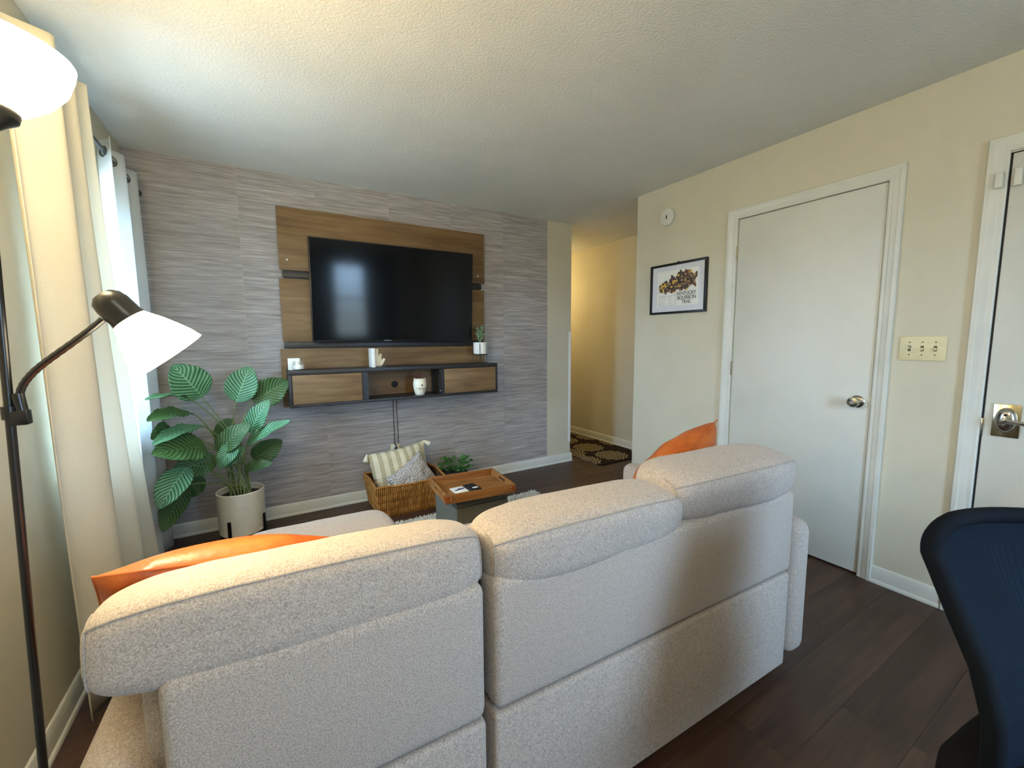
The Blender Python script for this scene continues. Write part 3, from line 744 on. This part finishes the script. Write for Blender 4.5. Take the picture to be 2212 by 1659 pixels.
MB().tube([q-Vector((.0008, 0, 0)) for q in ring], .0011, 6, closed=True).build('map_ring', mat('map_cream', (240, 226, 190), .8), pf)
m_ink2 = mat('print_black', (44, 48, 48), .8)
def text(body, p0, p1, name='lettering'):
    """line of capitals whose baseline runs from p0 to p1 on the print"""
    cu = bpy.data.curves.new('t', 'FONT'); cu.body = body; cu.size = 1; cu.extrude = .004; cu.space_character = .92
    o = bpy.data.objects.new('t', cu); COL.objects.link(o)
    me = bpy.data.meshes.new_from_object(o.evaluated_get(bpy.context.evaluated_depsgraph_get())); bpy.data.objects.remove(o)
    x0 = min(v.co.x for v in me.vertices); x1 = max(v.co.x for v in me.vertices); h = max(v.co.y for v in me.vertices)
    w = (Vector((0, p1.y-p0.y, 0))).length; s = w/(x1-x0)
    for v in me.vertices:
        x, yv, z = v.co; v.co = Vector((XM-.0004-z*.08, p0.y-(x-x0)*s, p0.z+yv*s*1.12))
    me.name = name; me.materials.clear(); me.materials.append(m_ink2)
    ob = bpy.data.objects.new(name, me); COL.objects.link(ob); ob.parent = pf; me.transform(wm(pf).inverted())
text('KENTUCKY', zpx(850, 1020), zpx(1280, 990)); text('BOURBON', zpx(862, 1115), zpx(1275, 1075)); text('TRAIL', zpx(950, 1197), zpx(1165, 1180))
q = [zpx(462, 1050), zpx(822, 1018), zpx(822, 1238), zpx(462, 1260)]
ya, yb, zt_, zb_ = q[0].y, q[1].y, q[0].z, q[3].z
lg = MB()
for a in ((yb, ya, zt_-.0016, zt_), (yb, ya, zb_, zb_+.0016), (ya-.0016, ya, zb_, zt_), (yb, yb+.0016, zb_, zt_)): lg.box(XM-.0006, XM, a[0], a[1], a[2], a[3])
lg.build('legend_box', mat('legend_grey', (120, 124, 128), .8), pf)
ln = MB(); rr = random.Random(5)
for c in range(2):
    for k in range(11):
        z = zt_-.006-k*(zt_-zb_-.010)/11; s = ya-.006-c*(ya-yb)/2
        ln.box(XM-.0004, XM, s-(ya-yb)*.5*rr.uniform(.4, .8), s, z-.0009, z)
ln.build('legend_lines', mat('legend_text', (172, 174, 178), .8), pf)

# ------------------------------------------------------------------ smoke detector, light switch
sd = thing('smoke_detector', 'round white smoke detector on the wall above the framed print', 'smoke detector', (R, 2.185, 2.135))
ax = frame_to((-1, 0, 0), (R-.0005, 2.183, 2.200))
MB().lathe([(0, 0), (.062, 0), (.062, .010), (.056, .012), (0, .012)], 40, ax).build('base_ring', m_plastic, sd)
MB().lathe([(.052, .012), (.052, .022), (0, .022)], 40, ax).build('vent_gap', m_dark, sd)
MB().lathe([(0, .020), (.060, .020), (.061, .026), (.058, .032), (.024, .034), (.022, .0325), (.018, .0335), (0, .0335)], 40, ax).build('cap', m_plastic, sd)
MB().box(-.005, .005, -.013, .013, .0325, .036, .002, mx=ax).build('test_button', m_dark, sd)
ls = thing('light_switch', 'almond three gang light switch plate between the two doors', 'light switch', (R, .70, 1.175))
MB().box(R-.007, R, .6165, .7835, 1.175, 1.291, .0035).build('plate', m_almond, ls)
for k, yv in enumerate((.746, .700, .654)):
    MB().box(R-.0078, R-.006, yv-.0055, yv+.0055, 1.220, 1.246).build('slot', m_switch, ls)
    MB().box(R-.019, R-.006, yv-.0045, yv+.0045, 1.228, 1.238, .002, mx=T(R-.007, yv, 1.233) @ Matrix.Rotation(math.radians(-24 if k else 24), 4, 'Y') @ T(-R+.007, -yv, -1.233)).build('toggle', m_almond, ls)
    for z in (1.203, 1.263): MB().lathe([(0, 0), (.0033, 0), (.0025, .001), (0, .0013)], 10, frame_to((-1, 0, 0), (R-.0068, yv, z))).build('screw', m_switch, ls)

# ------------------------------------------------------------------ big striped plant
PC = Vector((-.166, 3.09, 0))
plant = thing('potted_calathea', 'tall plant with big striped leaves in a white pot on black legs', 'potted plant', PC)
MB().lathe([(0, .085), (.118, .085), (.126, .092), (.130, .30), (.131, .352), (.127, .357), (.122, .352), (.120, .31), (0, .305)], 48, T(*PC)).build('pot', m_pot, plant)
MB().lathe([(0, .31), (.119, .31), (.119, .318), (0, .322)], 32, T(*PC)).build('soil', m_soil, plant)
ga = math.radians(-118)
for k in range(4):
    a = ga+k*PI/2; c, s = math.cos(a), math.sin(a)
    MB().box(-.009, .009, -.005, .005, 0, .195, .002, mx=T(PC.x+.136*c, PC.y+.136*s, 0) @ Matrix.Rotation(a+PI/2, 4, 'Z')).build('stand_leg', m_blackmetal, plant)
MB().box(-.132, .132, -.008, .008, .068, .084, .002, mx=T(*PC) @ Matrix.Rotation(ga, 4, 'Z')).box(-.132, .132, -.008, .008, .068, .084, .002, mx=T(*PC) @ Matrix.Rotation(ga+PI/2, 4, 'Z')).build('stand_cross', m_blackmetal, plant)
def leaf_grid(base, tip, width, hint, bend=.15, fold=.12, ripple=.0024, round_=.62):
    base, tip = Vector(base), Vector(tip); d = tip-base; ln_ = d.length; dn = d.normalized()
    h = Vector(hint); h = (h-dn*h.dot(dn)).normalized(); side = dn.cross(h)
    def f(u, v):
        a = 2*u-1
        c = base+d*v+h*(bend*ln_*4*v*(1-v))*.5
        w = width*.5*max(.0, math.sin(PI*min(1, v**.80)))**round_ if 0 < v < 1 else 0
        rp = ripple*math.sin((v-.31*abs(a))*2*PI*11)*abs(a)**.5
        edge = .010*math.sin(v*17+a*3)*a*a
        return c+side*(a*w)+h*(fold*w*abs(a)**1.4*2+rp+edge*(w/width if width else 0))
    return f
LEAVES = [  # base px, base Y, tip px, tip Y, width, hint, bend, material
 ((437, 858), 3.05, (372, 788), 3.00, .205, (.2, -1, .3), .12, 0),
 ((510, 868), 3.12, (540, 792), 3.14, .180, (-.1, -1, .2), .10, 0),
 ((546, 866), 3.14, (622, 822), 3.14, .180, (.1, -1, .1), .08, 1),
 ((541, 936), 3.02, (582, 864), 2.98, .120, (-.5, -1, .2), .22, 0),
 ((532, 963), 2.96, (628, 909), 2.90, .105, (.0, -.55, 1), .12, 0),
 ((469, 978), 2.95, (541, 914), 2.92, .130, (-.2, -1, .6), .12, 1),
 ((546, 992), 3.08, (609, 951), 3.06, .140, (.1, -1, .2), .10, 1),
 ((478, 1008), 2.93, (530, 966), 2.95, .095, (-.1, -1, .8), .10, 0),
 ((405, 860), 2.86, (314, 864), 2.62, .080, (0, -.25, 1), .12, 0),
 ((412, 892), 2.88, (318, 910), 2.64, .120, (0, -.7, .9), .10, 1),
 ((436, 920), 2.95, (330, 962), 2.64, .110, (0, -.5, 1), .10, 0),
 ((444, 965), 2.88, (328, 982), 2.64, .175, (0, -1, .55), .10, 1),
 ((404, 1010), 2.86, (345, 1100), 2.70, .150, (-.2, -1, .5), .14, 0),
 ((398, 1052), 2.98, (352, 1150), 2.76, .120, (.0, -1, .3), .12, 1),
 ((466, 990), 2.99, (372, 1022), 2.92, .160, (0, -1, .5), .10, 1),
 ((527, 1014), 3.02, (588, 1002), 2.96, .090, (.1, -.7, .8), .12, 1),
 ((372, 930), 2.85, (326, 948), 2.70, .120, (.1, -1, .2), .10, 1),
 ((500, 905), 3.14, (470, 960), 3.18, .110, (-.1, -1, .4), .10, 1),
 ((440, 1030), 3.10, (392, 1075), 3.10, .120, (0, -1, .3), .10, 1),
 ((512, 955), 2.93, (474, 1012), 2.90, .100, (-.2, -1, .5), .18, 0),
]
for k, (b, by, t, ty, w, hint, bend, mi) in enumerate(LEAVES):
    B, Tp = at(*b, Y=by), at(*t, Y=ty)
    lf = MB().grid(leaf_grid(B, Tp, w, hint, bend), 14, 44, uv=True).build('leaf', m_leafd if mi else m_leaf, plant, ang=180)
    md = lf.modifiers.new('leaf thickness', 'SOLIDIFY'); md.thickness = .0012
    a = k*2.399; S = PC+Vector((.055*math.cos(a), .055*math.sin(a), .315))
    dirn = (Tp-B).normalized()
    MB().tube(bez(S, S+Vector((0, 0, max(.05, (B.z-S.z)*.55))), B-dirn*.09-Vector((0, 0, .03)), B+dirn*.004, 14), [.0045-.0018*i/14 for i in range(15)], 7).build('stalk', m_stem, plant)

# ------------------------------------------------------------------ rug, ottoman, tray
rug = thing('shag_rug', 'ivory shag rug under the storage ottoman', 'rug', (1.22, 2.28, 0))
RX0, RX1, RY0, RY1 = .52, 1.925, 1.72, 2.842
def rugf(u, v):
    x, yv = RX0+(RX1-RX0)*u, RY0+(RY1-RY0)*v
    e = min(u, 1-u, v, 1-v); e = min(1, e*40)
    n = noise.fractal(Vector((x*16, yv*16, 0)), 1, 2, 4)*.007+noise.noise(Vector((x*60, yv*60, 3)))*.004
    wob = .012*noise.noise(Vector((x*9, yv*9, 8)))
    return Vector((x+wob, yv+wob, max(.001, (.017+n)*e)))
MB().grid(rugf, 150, 160).build('rug_body', m_shag, rug, ang=180)
rr = random.Random(9); verts, faces = [], []
for k in range(26000):
    u, v = rr.random(), rr.random(); q = rugf(u, v)
    if not (q.y > 2.30): continue
    a = rr.random()*6.283; l = rr.uniform(.012, .026); w = .0022; dx, dy = math.cos(a), math.sin(a)
    b0 = len(verts); tipz = q.z+l*rr.uniform(.2, .75)
    verts += [(q.x-dy*w, q.y+dx*w, q.z-.003), (q.x+dy*w, q.y-dx*w, q.z-.003), (q.x+dx*l*.5-dy*w, q.y+dy*l*.5+dx*w, (q.z+tipz)/2+.003), (q.x+dx*l*.5+dy*w, q.y+dy*l*.5-dx*w, (q.z+tipz)/2+.003), (q.x+dx*l, q.y+dy*l, tipz)]
    faces += [(b0, b0+1, b0+3, b0+2), (b0+2, b0+3, b0+4)]
pmsh = bpy.data.meshes.new('pile'); pmsh.from_pydata(verts, [], faces); pmsh.materials.append(m_shag); pmsh.transform(wm(rug).inverted())
po = bpy.data.objects.new('pile', pmsh); COL.objects.link(po); po.parent = rug; po['kind'] = 'stuff'
ot = thing('storage_ottoman', 'dark grey fabric storage cube under the wooden tray', 'ottoman', (1.08, 2.32, .018))
OX0, OX1, OY0, OY1, OZ = .905, 1.256, 2.138, 2.490, .383
MB().box(OX0+.004, OX1-.004, OY0+.004, OY1-.004, .018, .318, .006).build('box', m_grey, ot)
MB().box(OX0, OX1, OY0, OY1, .322, OZ, .012, 3).build('lid', m_grey, ot)
tr_rot = math.radians(-5)
tray = thing('serving_tray', 'stained wood serving tray with cut-out handles on the ottoman', 'tray', (1.052, 2.245, OZ), tr_rot)
tw, td, tz = .215, .176, .052
MB().box(-tw+.012, tw-.012, -td+.012, td-.012, .002, .012).build('tray_floor', m_tray, tray, local=True)
for s in (-1, 1):
    MB().box(-tw, tw, min(s*td, s*(td-.012)), max(s*td, s*(td-.012)), 0, tz, .0015).build('long_side', m_tray, tray, local=True)
    a, b = sorted((s*tw, s*(tw-.012))); e = MB()
    e.box(a, b, -td+.012, td-.012, 0, .020, .001); e.box(a, b, -td+.012, td-.012, .040, tz, .001)
    e.box(a, b, -td+.012, -.045, .020, .040); e.box(a, b, .045, td-.012, .020, .040)
    e.build('handle_end', m_tray, tray, local=True)
m_copper = mat('copper_strap', (190, 104, 52), .4, .7)
for sx in (-1, 1):
    for sy in (-1, 1):
        c = MB(); x0, x1 = sorted((sx*(tw+.001), sx*(tw-.035))); y0, y1 = sorted((sy*td, sy*(td+.001)))
        c.box(x0, x1, y0, y1, .014, .042); x0, x1 = sorted((sx*tw, sx*(tw+.001))); y0, y1 = sorted((sy*(td+.001), sy*(td-.035))); c.box(x0, x1, y0, y1, .014, .042)
        br = c.build('corner_bracket', m_copper, tray, local=True)
        n = MB()
        for z in (.021, .035): n.lathe([(0, 0), (.0025, 0), (0, .0018)], 8, frame_to((0, sy, 0), (sx*(tw-.030), sy*(td+.001), z)))
        n.build('rivet', m_ceramic, br, local=True)
nt = thing('coaster_card', 'white card with a dark blue mark lying in the tray', 'card', (.965, 2.225, OZ+.013), tr_rot+.12)
MB().box(-.045, .040, -.048, .048, 0, .006, .002).build('card', m_ceramic, nt, local=True)
MB().prism([(-.034, -.004), (-.008, .006), (.002, .018), (.010, .010), (.034, .012), (.030, .000), (.006, -.006), (-.030, -.012)], .006, .0068).build('blue_mark', mat('navy_ink', (36, 38, 92), .6), nt, local=True)
wl_ = thing('black_wallet', 'black wallet with a small white tag lying in the tray', 'wallet', (1.045, 2.215, OZ+.013), tr_rot+.16)
MB().box(-.034, .034, -.056, .056, 0, .014, .005).build('wallet', noisy('black_leather', (26, 24, 24), (36, 34, 33), 40, .5, .2, 120), wl_, local=True)
MB().box(-.012, .022, -.036, -.018, .0135, .0150, .001).build('white_tag', m_ceramic, wl_, local=True)

# ------------------------------------------------------------------ basket with pillows
bk = thing('wicker_basket', 'woven wicker basket against the wallpapered wall', 'basket', (.90, 3.16, 0))
BX0, BX1, BY0, BY1, BH = .640, 1.160, 2.945, 3.340, .245
TP = .035      # taper per side at the foot
def bpt(s, h, out=0):
    """point on basket wall: s perimeter 0..4 (front,right,back,left), h 0..1"""
    i = int(s) % 4; t = s-int(s); k = TP*(1-h)
    x0, x1, y0, y1 = BX0+k-out, BX1-k+out, BY0+k-out, BY1-k*.2+out
    p = [(x0, y0), (x1, y0), (x1, y1), (x0, y1)]; a, b = Vector(p[i]), Vector(p[(i+1) % 4]); q = a+(b-a)*t
    sag_ = 0
    return Vector((q.x, q.y, BH*h+.012*(math.cos(2*PI*t)-1)*.5*(h**4)*(1 if i in (0, 2) else -1.2)))
MB().grid(lambda u, v: bpt(u*4*.99999, v, -.008), 64, 6).box(BX0+TP, BX1-TP, BY0+TP, BY1-.01, .004, .012).build('basket_wall', wood('wicker_core', (52, 30, 11), (66, 40, 16), (80, 50, 22), 2, .8, 3), bk)
wv = MB(); rr = random.Random(21)
per = [38, 26, 38, 26]
for i in range(4):
    for c in range(per[i]):
        for r in range(4):
            s = i+(c+.5+(.25 if r % 2 else -.25))/per[i]; s = min(max(s, i+.004), i+.996)
            h0, h1 = max(.0, (r-.16)/4), min(1, (r+1.16)/4); ln_ = .26/per[i]
            p0, p1, p2 = bpt(max(i, s-ln_), h0, .003), bpt(s, (h0+h1)/2, .008), bpt(min(i+.999, s+ln_), h1, .003)
            wv.tube([p0, (p0+p1)/2+(p1-(p0+p2)/2)*.35, p1, (p1+p2)/2+(p1-(p0+p2)/2)*.35, p2], [.0038, .0056, .0062, .0056, .0038], 6)
w_ = wv.build('weave', m_wicker, bk); w_['kind'] = 'stuff'
MB().tube([bpt(4*k/72, 1, .002)+Vector((0, 0, .002)) for k in range(72)], .0085, 8, closed=True).build('rim', m_wicker, bk)
for sx in (BX0+.012, BX1-.012):
    MB().tube([(sx, 3.06, BH-.07), (sx-.014 if sx < .9 else sx+.014, 3.10, BH-.045), (sx-.014 if sx < .9 else sx+.014, 3.18, BH-.045), (sx, 3.22, BH-.07)], .008, 8).build('handle', m_wicker, bk)
def stripes():
    m = mat('striped_woven_cotton', (222, 212, 182), .95, 0, .1); t = NT(m)
    uv = coords(t, (1, 1, 1)); sp2 = t.new('ShaderNodeSeparateXYZ'); t.link(uv, sp2.inputs[0])
    s = t.math('SINE', t.math('MULTIPLY', sp2.outputs[0], 2*PI*15)); s3 = t.math('SINE', t.math('MULTIPLY', sp2.outputs[0], 2*PI*45))
    kn_ = t.math('SINE', t.math('MULTIPLY', sp2.outputs[1], 2*PI*90))
    f = t.math('ADD', t.math('MULTIPLY', s, .34), t.math('ADD', t.math('MULTIPLY', s3, .12), .5)); f = t.math('ADD', f, t.math('MULTIPLY', kn_, .10))
    t.link(t.ramp(f, [(.10, (170, 155, 118)), (.32, (206, 193, 156)), (.62, (226, 215, 184))]), bs(m).inputs['Base Color'])
    bump(t, m, t.math('ADD', f, t.math('MULTIPLY', kn_, .4)), .5, .006); return m
spil = bpy.data.objects.new('striped_pillow', None); COL.objects.link(spil)
spil.matrix_basis = orient((.895, 3.222, .268), (.03, -1, .20), math.radians(6)); spil.empty_display_size = .05
tag(spil, 'cream striped woven pillow with corner tassels standing in the wicker basket', 'pillow')
pillow_mesh(MB(), .47, .36, .16, Matrix.Identity(4), seed=3, pinch=.07).build('cover', stripes(), spil, local=True, ang=60)
m_tas = noisy('cream_tassel', (224, 214, 184), (238, 230, 206), 60, .95, .4, 200)
for sx, sy, dx, dy in ((-1, 1, -.5, -1), (1, 1, .8, -.7)):
    d = Vector((dx, dy, .25)).normalized()
    MB().lathe([(0, -.008), (.008, -.004), (.009, .006), (.014, .022), (.019, .052), (.016, .056), (0, .054)], 14, frame_to(d, (sx*.232, sy*.176, .004))).build('tassel', m_tas, spil, local=True)
def sherpa():
    m = mat('grey_sherpa', (176, 166, 158), .95, 0, .1); t = NT(m); v = coords(t)
    vo = t.new('ShaderNodeTexVoronoi'); vo.inputs['Scale'].default_value = 95; t.link(v, vo.inputs['Vector'])
    f = vo.outputs['Distance']; n = tex(t, v, 40, 3)
    t.link(t.ramp(t.math('ADD', t.math('MULTIPLY', f, .8), t.math('MULTIPLY', n, .3)), [(.2, (222, 213, 204)), (.6, (194, 184, 174)), (.9, (154, 144, 135))]), bs(m).inputs['Base Color'])
    bump(t, m, t.math('MULTIPLY', f, -1), .9, .012); return m
gpil = bpy.data.objects.new('sherpa_pillow', None); COL.objects.link(gpil)
gpil.matrix_basis = orient((.962, 3.090, .206), (.10, -1, .22), math.radians(30)); gpil.empty_display_size = .05
tag(gpil, 'grey sherpa pillow tucked in front of the striped pillow in the basket', 'pillow')
pillow_mesh(MB(), .34, .32, .13, Matrix.Identity(4), n=34, seed=8, wr=.014).build('cover', sherpa(), gpil, local=True, ang=180)

# ------------------------------------------------------------------ small floor plant beside the basket
sp2 = thing('bushy_houseplant', 'small bushy green plant in dark grey pot beside the basket', 'potted plant', (1.345, 3.20, 0))
m_dpot = noisy('dark_grey_pot', (52, 52, 52), (62, 61, 60), 20, .6)
MB().lathe([(0, 0), (.078, 0), (.084, .008), (.108, .170), (.114, .180), (.112, .192), (.100, .192), (.098, .175), (0, .170)], 36, T(1.345, 3.20, 0)).build('pot', m_dpot, sp2)
rr = random.Random(17)
for k in range(46):
    a = rr.random()*6.283; el = rr.uniform(.25, 1.3); l = rr.uniform(.05, .12)
    B = Vector((1.345+.05*math.cos(a)*rr.random(), 3.20+.05*math.sin(a)*rr.random(), .185))
    Tp = B+Vector((math.cos(a)*math.cos(el), math.sin(a)*math.cos(el), math.sin(el)))*l
    tipd = Vector((math.cos(a+rr.uniform(-.6, .6)), math.sin(a), rr.uniform(-.1, .7))).normalized()
    if Tp.y > D-.04: Tp.y = D-.04; tipd.y = -abs(tipd.y)
    lf = MB().tube([B, (B+Tp)/2+Vector((0, 0, .01)), Tp], .002, 5).grid(leaf_grid(Tp, Tp+tipd*rr.uniform(.035, .06), rr.uniform(.026, .042), (rr.uniform(-.4, .4), -.5, 1), .2, .1, 0), 4, 6)
    lf.build('leaf', m_succ, sp2, ang=180)

# ------------------------------------------------------------------ hall runner
def hallrug():
    m = mat('medallion_runner', (48, 34, 28), .9, 0, .1); t = NT(m); v = coords(t, (1, 1, 1))
    vo = t.new('ShaderNodeTexVoronoi'); vo.inputs['Scale'].default_value = 2.5; vo.inputs['Randomness'].default_value = .35; vo.voronoi_dimensions = '2D'; t.link(v, vo.inputs['Vector'])
    d = vo.outputs['Distance']
    loc = t.new('ShaderNodeVectorMath', operation='SUBTRACT'); sc = t.new('ShaderNodeVectorMath', operation='SCALE'); sc.inputs['Scale'].default_value = 2.5
    t.link(v, sc.inputs[0]); t.link(sc.outputs[0], loc.inputs[0]); sc2 = t.new('ShaderNodeVectorMath', operation='SCALE'); sc2.inputs['Scale'].default_value = 2.5
    t.link(vo.outputs['Position'], sc2.inputs[0]); t.link(sc2.outputs[0], loc.inputs[1])
    s = t.new('ShaderNodeSeparateXYZ'); t.link(loc.outputs[0], s.inputs[0])
    ang = t.math('ARCTAN2', s.outputs[1], s.outputs[0])
    pet = t.math('MULTIPLY', t.math('SINE', t.math('MULTIPLY', ang, 13)), .035)
    dd = t.math('ADD', d, pet)
    rings = t.math('SINE', t.math('MULTIPLY', dd, 66)); on = t.math('GREATER_THAN', rings, .05)
    inn = t.math('LESS_THAN', dd, .44); n = tex(t, v, 70, 2); grain = t.math('GREATER_THAN', n, .40)
    f = t.math('MULTIPLY', t.math('MULTIPLY', on, inn), grain)
    t.link(t.mix(f, (46, 33, 27), (176, 160, 122)), bs(m).inputs['Base Color']); bump(t, m, tex(t, v, 300, 2), .4, .003); return m
def rounded(x0, x1, y0, y1, r, n=6):
    p = []
    for cx, cy, a0 in ((x1-r, y0+r, -PI/2), (x1-r, y1-r, 0), (x0+r, y1-r, PI/2), (x0+r, y0+r, PI)):
        for k in range(n+1): a = a0+PI/2*k/n; p.append((cx+r*math.cos(a), cy+r*math.sin(a)))
    return p
tag(MB().prism(rounded(2.90, 3.62, 3.09, 4.9, .04), .001, .010).build('runner_rug', hallrug()), 'dark brown hallway runner with beige medallion pattern', 'rug')

# ------------------------------------------------------------------ office chair
ch_d, ch_f = Vector((.872, -.49, 0)), Vector((-.49, -.872, 0))
C0 = Vector((1.268, .174, 0))
chair = thing('office_chair', 'dark navy mesh back office chair beside the sofa', 'office chair', (1.205, -.058, 0))
LEAN = [(.935, -.012), (.90, 0), (.86, .008), (.78, .060), (.70, .115), (.62, .146), (.55, .152), (.48, .140), (.44, .125)]
def lean(z):
    for (z1, s1), (z0, s0) in zip(LEAN, LEAN[1:]):
        if z >= z0: t = (z-z0)/(z1-z0); return s0+(s1-s0)*t
    return LEAN[-1][1]
def hw(z):
    if z > .84: t = (z-.84)/.095; return .165*max(0, 1-min(1, t)**3.4)**.5
    return .165+.012*(.84-z)/.3
def backf(u, v):
    z = .935-(v*.98+.02)*.41; a = 2*u-1; w = hw(z)
    s = lean(z)-.030*(1-a*a)*min(1, w/.165)
    return C0+ch_d*(a*w)+ch_f*s+Vector((0, 0, z))
m_mesh = mat('navy_mesh', (12, 26, 42), .85, 0, .15); t = NT(m_mesh)
vv = coords(t, (420, 420, 420)); ck = t.new('ShaderNodeTexChecker'); ck.inputs['Scale'].default_value = 1; t.link(vv, ck.inputs['Vector'])
n_ = tex(t, coords(t, (6, 6, 3)), 1.6, 3)
t.link(t.mix(ck.outputs['Fac'], t.ramp(n_, [(.3, (7, 20, 32)), (.7, (13, 30, 46))]), (5, 13, 22)), bs(m_mesh).inputs['Base Color']); bump(t, m_mesh, ck.outputs['Fac'], .3, .002)
ob = MB().grid(backf, 36, 80).build('backrest_mesh', m_mesh, chair, ang=180)
md = ob.modifiers.new('mesh thickness', 'SOLIDIFY'); md.thickness = .006
edge = [backf(0, v/60) for v in range(60, 0, -1)]+[backf(u/8, 1/60) for u in range(1, 8)]+[backf(1, v/60) for v in range(1, 61)]
MB().tube(edge, .016, 12).build('backrest_frame', mat('chair_dark_binding', (7, 13, 20), .85, 0, .15), chair, ang=80)
m_cb = mat('chair_black_plastic', (14, 14, 15), .5)
m_cf = noisy('chair_black_fabric', (14, 14, 15), (22, 22, 23), 200, .95, .3, 300, spec=.1)
sd_, sf_ = Vector((.993, -.12, 0)), Vector((-.12, -.993, 0))
sc_ = Vector((1.205, -.058, .470))
sm = Matrix((sd_, -sf_, Vector((0, 0, 1)))).transposed().to_4x4(); sm.translation = sc_
MB().grid(puff(.225, .240, .052, 7, 8, seed=2), 40, 26, True, mx=sm).build('seat', m_cf, chair)
MB().box(-.045, .045, -.02, .125, -.085, -.055, .008, mx=sm).box(-.045, .045, .098, .122, -.085, .10, .008, mx=sm).build('back_bracket', m_cb, chair)
MB().box(-.09, .09, -.12, .12, -.075, -.045, .01, mx=sm).build('tilt_mechanism', m_cb, chair)
MB().tube([sc_+Vector((0, 0, -.06)), (sc_.x, sc_.y, .12)], .024, 16).build('gas_lift', m_cb, chair)
for k in range(5):
    a = 2*PI*k/5+.5; e = Vector((sc_.x+.28*math.cos(a), sc_.y+.28*math.sin(a), .075))
    MB().tube([(sc_.x, sc_.y, .115), (sc_.x+.14*math.cos(a), sc_.y+.14*math.sin(a), .10), e], [.026, .022, .016], 10).build('base_spoke', m_cb, chair)
    c = MB()
    for s in (-1, 1): c.lathe([(0, -.009), (.022, -.009), (.026, -.004), (.026, .004), (.022, .009), (0, .009)], 16, frame_to((-math.sin(a), math.cos(a), 0), (e.x-s*.013*math.sin(a), e.y+s*.013*math.cos(a), .026)))
    c.tube([e, (e.x, e.y, .03)], .006, 8).build('caster', m_cb, chair)

# ------------------------------------------------------------------ unseen ceiling dome behind the camera, added as fill light
dm = thing('added_fill_dome', 'added unseen fill dome on the ceiling, frosted and lit', 'ceiling light', (FILL_DOME[0], FILL_DOME[1], H))
MB().lathe([(0, 0), (.17, 0), (.17, -.018), (.155, -.024), (0, -.024)], 40, T(*FILL_DOME)).build('pan', m_chrome, dm)
MB().lathe([(.150, -.024), (.145, -.055), (.115, -.085), (.06, -.102), (0, -.108)], 40, T(*FILL_DOME)).build('dome', emis('lit_fill_dome', (1, .9, .72, 1), 3.0), dm)
